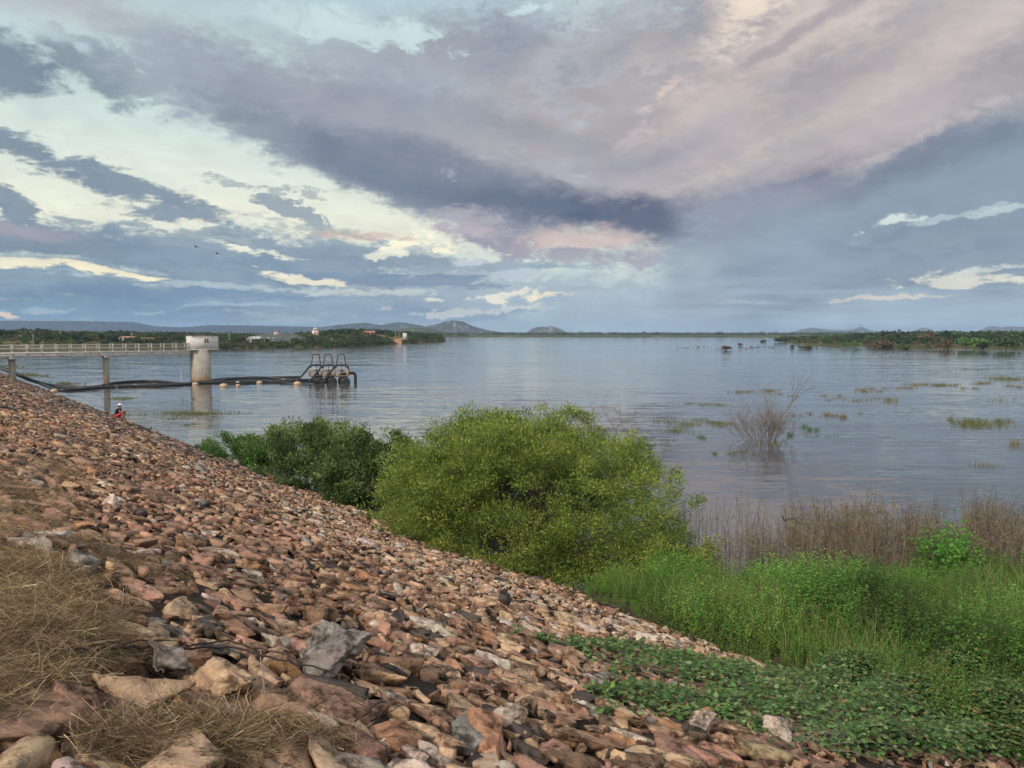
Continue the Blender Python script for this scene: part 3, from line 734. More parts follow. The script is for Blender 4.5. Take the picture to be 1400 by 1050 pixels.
# --- dry straw on the crest and in the stones -------------------------------------
STRAW = [(.38,.29,.17),(.28,.20,.115),(.18,.125,.075),(.46,.37,.24),(.09,.065,.045)]; SW = [.3,.3,.2,.1,.1]
def straw(cells, name, label):
    g = G(); soil = G()
    for (px, py, rx, ry, n, h) in cells:
        c0 = on_slope(px, py)
        for _ in range(max(1, n//260)):
            a = rng.uniform(0,6.28); r = math.sqrt(rng.random()); q = on_slope(px+rx*r*math.cos(a), py+ry*r*math.sin(a))
            if q is None: continue
            m = 260; sp = .014*math.hypot(*q)+.025; lump_ = rng.uniform(.35,1.5); ton = rng.uniform(.4,1.2)
            X = q[0] + rng.normal(0,sp,m); Y = q[1] + rng.normal(0,sp,m); s_ = X*NX+Y*NY
            hh = h*lump_*(1-r*.6)*rng.random(m)**.8; Z = 4-TAN*s_ + .02 + hh
            ang = rng.normal(rng.uniform(0,6.28), .9, m); L = rng.uniform(.10,.34,m)*(1 if h > .1 else .8)
            d = np.stack([np.cos(ang), np.sin(ang), rng.normal(.12,.45,m) - TAN*(np.cos(ang)*NX+np.sin(ang)*NY)*.6],1)*L[:,None]
            side = np.stack([-np.sin(ang), np.cos(ang), 0*ang],1)*(rng.normal(0,.28,m)*L)[:,None]
            P0 = np.stack([X,Y,Z],1); k = np.linspace(-.5,.5,5)[None,:,None]
            P_ = P0[:,None,:] + d[:,None,:]*k + side[:,None,:]*(.25-k**2)*2 + np.array([0,0,1.])*(.25-k**2)*(rng.normal(.15,.25,m)*L)[:,None,None]
            strands(g, P_, rng.uniform(.0016,.0040,m), pal(STRAW, SW, m)*ton)
    return g.obj(name, M['dry'], kind='stuff', label=label)
straw([(20,905,85,70,15000,.20),(60,860,70,45,7000,.16),(5,980,55,50,4000,.14),(25,815,60,30,4500,.13),(20,760,40,24,2000,.10),(95,915,45,34,4500,.17),
       (75,800,36,20,1800,.1),(15,690,60,22,3000,.10),(50,650,60,16,2600,.09),(10,720,50,20,2000,.10),(90,668,22,8,400,.05),(12,576,40,9,1500,.08),(8,620,30,14,1500,.08),
       (75,745,34,12,900,.08),(150,775,34,12,900,.07),(195,778,18,8,300,.05),(125,765,30,10,600,.07),(210,795,14,7,150,.04),(140,742,20,8,250,.04),
       (220,1045,80,18,4800,.12),(330,1038,80,18,4500,.12),(410,1044,50,14,2200,.09),(140,1050,50,16,2400,.1),(470,1052,30,10,600,.05),(250,1004,22,7,200,.04)],
      'dry_grass', 'matted pale brown dry straw lying over the stones at lower left')
# dead twigs and a trailing black vine
def path_on(pts, lift=.06):
    out = []
    for px, py in pts:
        q = on_slope(px, py); out.append((q[0], q[1], 4-TAN*(q[0]*NX+q[1]*NY)+lift))
    return out
def smooth(P, n=5):
    P = np.array(P); u = np.linspace(0, len(P)-1, (len(P)-1)*n+1); i = np.clip(u.astype(int),0,len(P)-2); f = (u-i)[:,None]
    p0 = P[np.clip(i-1,0,None)]; p1 = P[i]; p2 = P[i+1]; p3 = P[np.clip(i+2,None,len(P)-1)]
    return .5*((2*p1)+(p2-p0)*f+(2*p0-5*p1+4*p2-p3)*f**2+(3*p1-p0-3*p2+p3)*f**3)
def twig(name, lines, r, col, label, cat, lift=.1):
    g = G()
    for k, l in enumerate(lines):
        p = smooth(path_on(l, lift+.012*k)); p = p + rng.normal(0,.006,p.shape); tube(g, p, np.linspace(r, r*.5, len(p))*(1 if k == 0 else .6), 6, col)
    g.obj(name, M['bark'], label=label, cat=cat)
twig('dead_branch', [[(60,950),(120,940),(180,936),(240,936),(300,932),(360,946),(420,960),(470,975)],[(240,938),(300,925),(360,940),(410,954)],[(110,942),(170,934),(230,930)]], .011, (.05,.04,.035), 'thin dark dead branch lying across the stones beside the straw', 'branch', .17)
twig('dead_vine', [[(185,932),(198,945),(200,965),(197,980),(212,987)],[(186,936),(206,950),(208,965)]], .008, (.12,.09,.07), 'forked grey dead vine hanging over the broad flat peach slab', 'vine', .21)
twig('dead_twig', [[(480,1040),(515,1005),(505,985)],[(505,1046),(540,1020),(560,1044)],[(500,1030),(470,1008)]], .006, (.06,.045,.04), 'small dark dead twig at the bottom edge right of the straw', 'twig', .15)
twig('dead_twig', [[(345,930),(350,965),(352,1000)],[(330,985),(352,975)]], .005, (.25,.21,.18), 'slender pale twig standing before the long cream topped slab', 'twig', .16)
# --- shrubs -----------------------------------------------------------------------
def shrub(name, cx, cy, at_, as_, h, nc, per, leaf, cols, wts, label, cat, z0=0., yaw=None, stems=26, clump=.26, droop=0., hole=.35, seed=1, skirt=.0, tips=None, sc_var=.3, bough=.15):
    """half-dome of leaf clusters on a fan of branches; its long axis lies along the dam"""
    rg = np.random.default_rng(seed); root = empty(name, (cx, cy, z0)); tag(root, label, cat)
    ax = np.array([-NY, NX, 0.]) if yaw is None else np.array([math.cos(yaw), math.sin(yaw), 0.]); bx = np.array([ax[1], -ax[0], 0.])
    nb = max(14, nc//17); bd = rg.normal(size=(nb,3)); bd[:,2] = np.abs(bd[:,2]) - skirt*rg.random(nb); bd /= np.linalg.norm(bd,axis=1)[:,None]
    bi = rg.integers(nb, size=nc*3); dl = rg.normal(size=(nc*3,3))*bough; d = bd[bi] + dl; d[:,2] = np.maximum(d[:,2], -skirt); d /= np.linalg.norm(d,axis=1)[:,None]
    bump_ = rg.uniform(.92,1.08,nb)[bi] - .55*np.linalg.norm(dl,axis=1)**1.3
    lump = 1 + .14*np.sin(d[:,0]*5+seed)*np.sin(d[:,1]*4+1.3*seed) + .10*np.sin(d[:,0]*11+d[:,2]*9) 
    dens = fbm2(d[:,0]*2.6+seed*3, d[:,1]*2.6+d[:,2]*3.1, seed, 3); keep = rg.random(nc*3) < np.clip(.75+dens*1.6-hole, .08, 1)
    r = (1-.42*rg.random(nc*3)**1.7)*np.minimum(lump*bump_*1.1, 1.14)
    cen = (ax*(d[:,:1]*at_*r[:,None]) + bx*(d[:,1:2]*as_*r[:,None])); cen[:,2] = np.maximum(np.sign(d[:,2])*np.abs(d[:,2])**.72*r*h, .02*h)
    cen = cen[keep][:nc]; rr = r[keep][:nc]
    gz_ = np.array([surf_z(cx+p[0], cy+p[1])-z0 for p in cen]); cen[:,2] = np.maximum(cen[:,2], gz_+.1)
    n = len(cen); K = per
    base = np.repeat(cen, K, 0); cs_ = np.repeat(clump*rg.uniform(1-sc_var,1+sc_var,n), K)[:,None]
    off = rg.normal(size=(n*K,3)); off /= np.linalg.norm(off,axis=1)[:,None]; off *= rg.random((n*K,1))**.5*cs_; off[:,2] *= .7
    P = base + off; out = np.repeat(cen/np.array([at_,at_,h]), K, 0); out /= np.linalg.norm(out,axis=1)[:,None]+1e-9
    D = off/cs_*.8 + out*.7 + rg.normal(size=(n*K,3))*.55 + np.array([0,0,.25-droop])
    w_ = np.array(wts)/sum(wts); ci = rg.choice(len(cols), n, p=w_); cc = np.array(cols)[ci]; cc = np.repeat(cc*(1+rg.normal(0,.16,(n,1))), K, 0)*(1+rg.normal(0,.16,(n*K,1)))
    if tips is not None:
        tm = rg.random(n*K) < tips[1]*np.clip(off[:,2]/cs_[:,0]*1.2+.6,.1,1.4); cc[tm] = np.array(tips[0])*(1+rg.normal(0,.15,(tm.sum(),1)))
    g = G(); leaves(g, P, D, leaf[0]*rg.uniform(.6,1.25,n*K), leaf[1]*rg.uniform(.7,1.2,n*K), np.clip(cc,.005,1), rg, fold=.15)
    g.obj('foliage', M['leaf'], root)
    b = G(); bc = (.10,.08,.06)
    for k in range(stems):
        e = cen[rg.integers(n)]*rg.uniform(.75,.98); s0 = np.array([ax[0],ax[1],0])*rg.normal(0,at_*.16) + bx*rg.normal(0,as_*.12); s0[2] = surf_z(cx+s0[0], cy+s0[1])-z0-.05
        m1 = s0 + (e-s0)*.4 + np.array([0,0,h*.16]) + rg.normal(0,.08*h/3,3); p = smooth([s0, m1, s0+(e-s0)*.75+rg.normal(0,.06*h/3,3), e], 4)
        tube(b, p, np.linspace(.03,.006,len(p))*h/3.5, 5, bc)
        for _ in range(4):
            i = rg.integers(len(p)//3, len(p)); e2 = cen[rg.integers(n)]; e2 = p[i] + np.clip(e2-p[i], -1.1, 1.1)*.8
            tube(b, [p[i], (p[i]+e2)/2+rg.normal(0,.05,3), e2], [.010,.007,.004], 4, bc, False)
    b.obj('branches', M['bark'], root)
    return root
shrub('green_shrub', .42, 20.6, 4.7, 3.7, 3.2, 3100, 88, (.095,.027), [(.17,.24,.045),(.21,.27,.05),(.11,.175,.04),(.25,.28,.06)], [.35,.3,.2,.15],
      'large dome-shaped yellow-green shrub covered in yellow flower sprays at the foot of the slope', 'shrub', stems=60, clump=.30, seed=3, skirt=.3, tips=((.38,.38,.07),.10), hole=.12)
DK = [(.09,.15,.045),(.14,.21,.065),(.05,.09,.03),(.21,.28,.10)]; DW = [.35,.3,.2,.15]
shrub('dark_shrub', -7.4, 28.6, 3.3, 1.9, 2.2, 620, 72, (.125,.055), DK, DW, 'tallest dark green leafy shrub growing over the lake edge left of the round bush', 'shrub', stems=30, clump=.30, seed=5, skirt=.15, sc_var=.5)
shrub('dark_shrub', -4.9, 25.4, 1.9, 1.7, 2.15, 460, 72, (.125,.055), DK, DW, 'dark green shrub squeezed directly beside the yellow-green bush on its left', 'shrub', stems=24, clump=.28, seed=6, skirt=.15, sc_var=.5)
shrub('dark_shrub', -12.6, 34.6, 4.2, 1.1, .95, 520, 66, (.11,.05), [(.08,.17,.04),(.06,.13,.035),(.12,.2,.05)], [.5,.3,.2], 'low sprawling bright green shrub creeping along the stones at the far end', 'shrub', stems=20, clump=.26, seed=7, skirt=.1, sc_var=.5)
def sprig(g, b, p0, p1, n, rg, cols, L=.1, W=.04, sp=.12):
    p = smooth([p0, (np.array(p0)+p1)/2+np.array([0,0,.12]), p1], 6); tube(b, p, np.linspace(.012,.003,len(p)), 4, (.1,.08,.06), False)
    i = rg.random(n); q = np.stack([np.interp(i, np.linspace(0,1,len(p)), p[:,k]) for k in range(3)],1) + rg.normal(0,sp,(n,3))*(.35+i[:,None])
    leaves(g, q, rg.normal(size=(n,3))+np.array([0,0,.3]), L*rg.uniform(.6,1.2,n), W, pal(cols,[1]*len(cols),n), rg, fold=.15)
# sprays reaching out of the tall dark shrub
rg = np.random.default_rng(9); g = G(); b = G()
for (a_, e_) in (((-8.6,29.5,1.3),at(385,583,28.5)),((-8.9,29.6,1.0),at(362,601,29)),((-7.6,29,1.6),at(425,580,28.6)),((-6.2,27.6,1.6),at(478,578,27)),((-5.4,26,1.7),at(497,580,26)),((-4.6,25.4,1.6),at(530,586,25)),
                 ((-6.8,28,1.6),at(455,586,27.6)),((-9.4,30.8,.9),at(325,596,30.5)),((-9.6,31,.8),at(332,606,31)),((-11,33,.5),at(293,606,33)),((-12.6,35,.5),at(262,609,35)),((-8,29,1.5),at(405,581,28.6))):
    sprig(g, b, a_, np.array(e_), 170, rg, DK[:2]+DK[3:], .10, .04, .11)
rt = empty('dark_shrub_sprays', (-8,29,0)); tag(rt, 'arching leafy sprays rising from the dark shrubs against the lake', 'branches')
for o_ in (g.obj('foliage', M['leaf'], rt), b.obj('stem', M['bark'], rt)): o_.location = (8,-29,0)
# bare twigs rising behind the round bush
g = G(); 
for (p0, p1) in (((3.1,21.8,2.6), at(820,553,21.5)),((3.3,21.8,2.4), at(846,540,21.5)),((3.5,21.8,2.3), at(840,556,21.5)),((3.3,21.7,2.4), at(870,560,21.6)),((2.9,21.8,2.4), at(806,549,21.7))):
    q = smooth([p0,(np.array(p0)+p1)/2+rg.normal(0,.05,3),p1],5); tube(g, q, np.linspace(.008,.003,len(q)), 4, (.22,.19,.16), False)
    for _ in range(7): i = rg.integers(3,len(q)); tube(g, [q[i], q[i]+rg.normal(0,.16,3)+np.array([0,0,.12])], [.005,.002], 3, (.16,.13,.11), False)
g.obj('bare_twigs', M['bark'], label='leafless grey twigs sticking up behind the top of the yellow-green shrub', cat='twigs')
# --- green weeds on the muddy bank --------------------------------------------------
def weed_proto(rg, h, nl, leaf, cols, wts, spread=.16, yellow=.1):
    g_P, g_D, g_L, g_W, g_C, S_ = [], [], [], [], [], []
    lean = rg.normal(0,.12,2)
    for b_ in range(rg.integers(3,6)):
        t0 = 0 if b_ == 0 else rg.uniform(.08,.5); dirn = rg.normal(0,1,2)*spread*(0.3 if b_ == 0 else 1)
        top = np.array([lean[0]+dirn[0]*1.6, lean[1]+dirn[1]*1.6, 1.])*h*(rg.uniform(.75,1.) if b_ else 1.); p0 = np.array([lean[0],lean[1],1.])*h*t0*.9
        mid = (p0+top)/2 + np.array([dirn[0],dirn[1],0])*h*.25; pl = np.stack([p0,mid,top]); S_.append(pl)
        m = nl//3; u = rg.random(m)**.8; q = np.stack([np.interp(u,[0,.5,1],pl[:,k]) for k in range(3)],1); 
        dd = rg.normal(size=(m,3)); dd[:,2] = dd[:,2]*.4+.35; dd /= np.linalg.norm(dd,axis=1)[:,None]
        g_P.append(q + dd*rg.uniform(0,.035,(m,1))); g_D.append(dd); g_L.append(leaf[0]*rg.uniform(.5,1.2,m)*(1.15-.5*u)); g_W.append(leaf[1]*rg.uniform(.6,1.1,m)*(1.15-.5*u))
        c = np.array(cols)[rg.choice(len(cols), m, p=np.array(wts)/sum(wts))]*(1+rg.normal(0,.16,(m,1))); g_C.append(c)
    gg = G(); P = np.concatenate(g_P); leaves(gg, P, np.concatenate(g_D), np.concatenate(g_L), np.concatenate(g_W), np.clip(np.concatenate(g_C),.01,1), rg)
    S_ = np.array(S_); save = globals()['rng']; strands(gg, S_, .006, (.12,.13,.05)); 
    return np.concatenate(gg.v), [ (f) for f in gg.f ], np.concatenate(gg.c)
rgw = np.random.default_rng(21)
GR = [(.105,.27,.04),(.14,.34,.05),(.065,.16,.035),(.19,.33,.06),(.32,.30,.06)]
protos = {'lush':[weed_proto(rgw, rgw.uniform(.75,1.05), 110, (.065,.033), GR, [.35,.3,.2,.12,.03]) for _ in range(8)],
          'olive':[weed_proto(rgw, rgw.uniform(.8,1.1), 90, (.045,.022), GR, [.3,.15,.3,.12,.13]) for _ in range(6)],
          'fine':[weed_proto(rgw, rgw.uniform(.8,1.05), 110, (.030,.012), [(.10,.21,.05),(.08,.17,.045),(.14,.24,.07)], [.4,.4,.2], .1) for _ in range(5)],
          'broad':[weed_proto(rgw, rgw.uniform(.9,1.2), 100, (.085,.055), [(.10,.28,.04),(.14,.34,.05),(.07,.2,.03)], [.4,.4,.2]) for _ in range(4)]}
def plant(g, kind, x, y, z, sc_, rg, tint=1.):
    V, Fs, Cc = protos[kind][rg.integers(len(protos[kind]))]; a = rg.uniform(0,6.28); c, s = math.cos(a)*sc_, math.sin(a)*sc_
    W = V @ np.array([[c,s,0],[-s,c,0],[0,0,sc_]]) + np.array([x,y,z])
    n0 = g.n; g.v.append(W); g.c.append(Cc*tint); g.f.extend([f+n0 for f in Fs]); g.n += len(W)
g = G(); cnt = 0
for _ in range(9000):
    y = rgw.uniform(9.5, 18.6); x = rgw.uniform(1.5, 14.5)
    s_, t_ = st(x, y); px, py, f = project(x, y, .1)
    if s_ < 11.0 + .3*math.sin(t_*1.3) or px > 1480 or px < 825: continue
    far_edge = 16.7 + .6*math.sin(x*.9)
    if y > far_edge: continue
    if px > 1120 and y < 9.9+ .8*math.sin(x): continue
    tone = fbm2(np.array(x*.5), np.array(y*.5), 44, 3); k = rgw.random()
    edge = s_ < 12.3
    kind = 'olive' if (edge or tone < -.18) and k < .8 else ('fine' if (tone > .15 and k < .7) else ('lush' if k < .9 else 'olive'))
    h_ = (.92+.6*float(fbm2(np.array(x*.9+7), np.array(y*.9), 45, 2)))*rgw.uniform(.7,1.15)*(.8 if edge else 1)*(1.1 if px < 1000 else 1.0)
    tv = 1 + .9*float(fbm2(np.array(x*.45+3), np.array(y*.6), 48, 3))
    h_ *= 1 - .35*max(0., min(1., (y-14.8)/2))
    plant(g, kind, x, y, float(bank_z(np.array(x),np.array(y)))-.03, h_, rgw, rgw.uniform(.8,1.2)*np.array([1.05*tv, tv, 1.1*tv])); cnt += 1
    if cnt > 2600: break
print('weeds', cnt)
for _ in range(2600):                                         # shorter growth closing in on the stones
    s_, t_ = rgw.uniform(10.7,12.2), rgw.uniform(-5,13.5); x, y = xy(s_, t_); px, py, f = project(x, y, .1)
    if px < 800 or px > 1480 or y < 8: continue
    plant(g, ('olive','lush')[rgw.integers(2)], x, y, surf_z(x,y)-.03, rgw.uniform(.28,.6)*(1 if s_ > 11.2 else .6), rgw, rgw.uniform(.8,1.1))
P, Wd, Cc = [], [], []                                       # grass blades rising through the weeds
while len(P) < 6500:
    y = rgw.uniform(9.5, 18.4); x = rgw.uniform(1.5, 14.5); s_, t_ = st(x, y); px, py, f = project(x, y, .1)
    if s_ < 11.2 or px < 840 or px > 1480 or fbm2(np.array(x*.7), np.array(y*.7), 52, 2) < -.1: continue
    h = rgw.uniform(.5,1.1)*(1 - .45*max(0., min(1., (y-14.5)/2)))*(y < 17); l = rgw.normal(0,.22,2)*h; p0 = np.array([x,y,.08]); top = p0+np.array([l[0],l[1],h]); P.append([p0, p0+np.array([l[0]*.25,l[1]*.25,h*.6]), top])
    Wd.append(rgw.uniform(.007,.014)); Cc.append(np.array([(.12,.25,.05),(.16,.30,.06),(.08,.16,.04),(.23,.27,.09),(.22,.16,.09)][rgw.integers(5)])*rgw.uniform(.8,1.2))
strands(g, np.array(P), np.array(Wd), np.array(Cc))
g.obj('weeds', M['leaf'], kind='stuff', label='dense bright green weeds about waist high on the bank')
g = G()
for _ in range(26):
    x, y = 9.6+rgw.normal(0,.42), 16.9+rgw.normal(0,.35); plant(g, 'broad', x, y, .1, rgw.uniform(.85,1.35), rgw)
g.obj('leafy_bush', M['leaf'], label='bright green broad-leaved bush standing up from the weeds at the water side', cat='bush')
# --- brown stalks standing in the shallows -----------------------------------------
def stalks(n, fn, name, label, hr=(.7,1.5), cols=((.13,.105,.085),(.18,.15,.12),(.09,.07,.06),(.22,.19,.15)), leafy=.3):
    g = G(); P, Wd, Cc = [], [], []; LP, LC = [], []; k = 0
    while k < n:
        q = fn()
        if q is None: continue
        x, y, hs = q; h = rgw.uniform(*hr)*hs; z = -.05; ln = rgw.normal(0,.13,2)*h
        c = np.array(cols[rgw.integers(len(cols))])*rgw.uniform(.8,1.25); top = np.array([x+ln[0], y+ln[1], z+h]); p0 = np.array([x,y,z]); mid = (p0+top)/2 + rgw.normal(0,.03,3)
        P.append([p0,mid,top]); Wd.append(rgw.uniform(.010,.020)); Cc.append(c)
        for _ in range(rgw.integers(2,6)):
            u = rgw.uniform(.3,.95); a = p0+(top-p0)*u; e = a + np.array([rgw.normal(0,.13), rgw.normal(0,.13), rgw.uniform(.08,.3)])*h*.8
            P.append([a,(a+e)/2+rgw.normal(0,.015,3),e]); Wd.append(.006); Cc.append(c*1.1)
            m = rgw.integers(0,7)
            if rgw.random() < leafy*2:
                for _ in range(m): LP.append(a+(e-a)*rgw.uniform(.3,1.1)); LC.append(np.array([(.17,.12,.07),(.25,.16,.08),(.20,.19,.08),(.12,.13,.06)][rgw.integers(4)])*rgw.uniform(.8,1.2))
        k += 1
    strands(g, np.array(P), np.array(Wd), np.array(Cc))
    if LP: LP = np.array(LP); leaves(g, LP, rgw.normal(size=LP.shape), .05, .022, np.array(LC), rgw)
    return g.obj(name, M['dry'], kind='stuff', label=label)
def f_stalk():
    px = rgw.uniform(985, 1500); y = rgw.uniform(16.4, 23.2); x = (px-700)/1050*y
    gap = math.exp(-((px-1308)/18)**2)
    if rgw.random() < gap*.96 and y > 18.6: return None
    far_ = 22.6 if px > 1080 else 19.2
    far_ -= 1.6*abs(math.sin(px*.021)) + 1.5*rgw.random()**2
    if fbm2(np.array(x*.8), np.array(y*.8), 61, 2) < -.45: return None
    if y > far_: return None
    if px < 1060 and rgw.random() < .4: return None
    return x, y, 1.0
stalks(4200, f_stalk, 'dead_stalks', 'thicket of dry brown stalks standing in the shallows behind the green weeds', (.45,1.35))
def f_thin():
    px = rgw.uniform(930, 1110); y = rgw.uniform(18.2, 24.5); x = (px-700)/1050*y
    return (x, y, .75) if rgw.random() < .5 else None
stalks(150, f_thin, 'dead_stalks', 'sparse thin stems standing in open water right of the round bush', (.5,1.1), leafy=.12)
g = G(); P = [at(1078,715,21.5), at(1090,712,21.5), at(1098,718,21.4), at(1110,720,21.4)]; tube(g, smooth(P), .035, 7, (.05,.04,.035)); tube(g, [P[0], at(1074,708,21.5)], .02, 6, (.05,.04,.035))
g.obj('drift_branch', M['bark'], label='short dark broken branch caught in the brown stalks', cat='branch')
g = G(); P = smooth([at(1197,676,25), at(1206,678,25), at(1214,681,25)]); tube(g, P, .03, 6, (.2,.17,.15)); g.obj('drift_branch', M['bark'], label='small pale stick floating just beyond the brown stalks', cat='branch')
# --- creepers over the toe of the slope ----------------------------------------------
VC = [(.075,.145,.04),(.11,.20,.055),(.045,.09,.028),(.19,.27,.11),(.24,.18,.07)]; VW = [.33,.25,.22,.14,.06]
def creepers(cells):
    g = G(); b = []
    for (px, py, rx, ry, n, h) in cells:
        n = int(n*(1.0 if h > .2 else (.62 if h > .1 else .5))); h *= 1.5; m = n; a = rgw.uniform(0,6.28,m); r = rgw.random(m)**.55; Q = []
        cl = rgw.normal(0,1,(max(3,m//14),2))*.45
        for k in range(m):
            if rgw.random() < .75: c = cl[rgw.integers(len(cl))]; qx, qy = px+rx*(c[0]+rgw.normal(0,.10)), py+ry*(c[1]+rgw.normal(0,.12))
            else: qx, qy = px+rx*r[k]*math.cos(a[k]), py+ry*r[k]*math.sin(a[k])
            u = (qx-700)/1050; v = (qy-456)/1050; q = on_slope(qx, qy)
            if q is None: continue
            if q[0]*NX+q[1]*NY > 11.0: d = (EYE-.12)/v; q = (u*d, d)
            e2 = ((qx-px)/rx)**2+((qy-py)/ry)**2; hh = h*max(0,1-e2*.8)
            Q.append((q[0], q[1], surf_z(*q)+.05+hh*(.55+.45*rgw.random())+rgw.random()*.06))
        Q = np.array(Q); k = len(Q); D = rgw.normal(size=(k,3)); D[:,2] = D[:,2]*.25-.05; n_ = k
        leaves(g, Q, D, .084*rgw.uniform(.4,1.3,k), .060*rgw.uniform(.7,1.1,k), np.clip(pal(VC,VW,k,.2),.01,1), rgw, up=.75, fold=.18)
        st_ = Q[rgw.integers(0,k,max(2,k//16))]; e_ = st_ + rgw.normal(0,.2,st_.shape)*np.array([1,1,.2]); mid = (st_+e_)/2+rgw.normal(0,.04,st_.shape)
        for z_ in (e_, mid): z_[:,2] = np.maximum(z_[:,2], np.array([surf_z(p[0],p[1]) for p in z_])+.03)
        strands(g, np.stack([st_,mid,e_],1), .008, (.14,.11,.07))
    g.obj('creeper', M['leaf'], kind='stuff', label='dark green creeper with small oval leaves spreading over the foot of the slope')
creepers([(708,880,12,5,40,.02),(735,890,10,4,40,.02),(752,894,14,5,60,.02),(790,898,34,9,330,.04),(850,908,60,16,900,.07),(930,928,80,20,1500,.1),(1000,945,70,22,1400,.12),(830,972,34,10,300,.04),
  (880,972,50,14,620,.06),(945,985,70,18,900,.07),(960,1000,60,16,500,.05),(850,1000,30,10,120,.03),(1010,990,60,22,900,.1),(1070,965,80,30,1700,.16),(1110,1000,80,30,1100,.14),(1180,960,80,40,3000,.34),(1160,1030,70,20,700,.08),(1250,1000,100,45,3400,.36),(1340,960,80,40,3200,.42),
  (1380,1020,90,40,3200,.42),(1300,1045,110,25,1300,.2),(1040,1020,30,14,160,.04),(1120,1050,60,12,160,.03),(1400,940,50,30,900,.3),(1240,1046,90,16,1300,.21),(1370,1050,90,20,1800,.25)])
# dead grey runner stems in the creeper
g = G(); P = []
for _ in range(240):
    px, py = rgw.uniform(1080,1260), rgw.uniform(985,1060); q = on_slope(px,py); 
    if q is None: continue
    p0 = np.array([q[0],q[1],surf_z(*q)+.07]); e = p0 + np.array([rgw.normal(0,.25),rgw.normal(0,.2),rgw.uniform(-.02,.1)]); P.append([p0,(p0+e)/2+np.array([0,0,.06]),e])
strands(g, np.array(P), .006, (.22,.19,.18)); g.obj('dead_creeper', M['dry'], kind='stuff', label='grey leafless creeper stems tangled at the bottom right')
# --- plants standing in the lake --------------------------------------------------------
def lake_grass(cells, name, label, seed=3, wide=1.):
    rg = np.random.default_rng(seed); g = G(); P, Wd, Cc = [], [], []
    for (px, py, rx, ry, n, h, c) in cells:
        cl = rg.normal(0,.45,(max(2,n//30),2))
        for _ in range(n):
            q = cl[rg.integers(len(cl))]; qx = px+rx*(q[0]+rg.normal(0,.24)); qy = py+ry*(q[1]*.8+rg.normal(0,.12)); x, y = gz(qx, max(qy,462)); s_, _t = st(x, y)
            if s_ < 11: continue
            hh = h*.75*rg.uniform(.3,1.2); l = rg.normal(0,.5,2)*hh; p0 = np.array([x,y,-.02]); top = p0+np.array([l[0],l[1],hh]); P.append([p0,(p0+top)/2+rg.normal(0,.02,3)+np.array([0,0,hh*.12]),top])
            Wd.append(.00042*math.hypot(x,y)*rg.uniform(.7,1.3)*wide); Cc.append(np.array(c)*rg.uniform(.7,1.3))
    strands(g, np.array(P), np.array(Wd), np.array(Cc)); g.obj(name, M['dry'], kind='stuff', label=label)
O1=(.13,.14,.06); O2=(.17,.15,.085); O3=(.07,.14,.05)
lake_grass([(262,566,60,3,900,.22,O1),(250,572,50,3,250,.12,O1),(165,545,22,2,200,.2,O1),(50,513,20,3,320,.3,O1),(85,525,22,3,320,.3,O1),(20,501,26,3,300,.3,O1),(180,545,16,2,60,.12,O1),(265,580,18,2,80,.1,O1)],
  'lake_grass', 'olive grass patches in the lake under the footbridge and before the tower', 3, 1.2)
lake_grass([(1030,536,26,3,160,.3,O2),(1050,534,20,2,120,.3,O2),(1080,540,16,3,60,.2,O2),(1185,533,18,3,170,.35,O2),(1130,540,20,3,70,.25,O2),(1140,545,30,3,70,.2,O2),(1165,548,30,3,80,.25,O2),(1200,545,30,3,60,.3,O2),(1230,531,20,2,120,.3,O2),(1265,526,26,2,200,.3,O2),(1290,527,24,2,220,.3,O1),(1345,524,20,2,140,.3,O2),
 (1385,518,34,2,320,.4,O1),(1390,528,20,2,110,.3,O2),(1330,531,14,2,60,.3,O2),(1115,566,12,2,70,.25,O2),(1100,568,22,2,60,.2,O2),(1140,569,20,2,120,.25,O2),(1155,570,12,2,80,.25,O2),(1178,565,8,2,20,.2,O2),
 (1345,580,44,7,650,.42,O1),(1300,576,10,3,50,.35,O1),(1375,578,14,5,120,.4,O1),(1395,608,16,8,70,.5,O2),(1335,638,30,3,60,.3,O2),(1380,550,34,10,40,.4,O2),(1220,548,16,5,60,.5,O2),
 (960,553,26,3,160,.2,O1),(975,554,18,2,90,.2,O1),(940,580,36,5,280,.22,O1),(925,590,30,6,240,.22,O1),(905,575,26,6,120,.22,O1),(985,580,20,4,260,.25,O1),(960,575,30,4,160,.2,O1),(960,600,14,5,80,.2,O3),(920,605,30,5,80,.2,O1),(978,622,8,3,60,.2,O1),(1114,586,10,4,110,.35,O3),(1088,595,8,3,70,.3,O3),(1120,598,30,3,50,.2,O3),(1015,620,14,4,110,.2,O1),(1040,607,30,4,110,.2,O1),(920,617,12,3,30,.2,O1)],
  'lake_grass', 'scattered grass tufts poking out of the lake on the right side', 4, 1.)
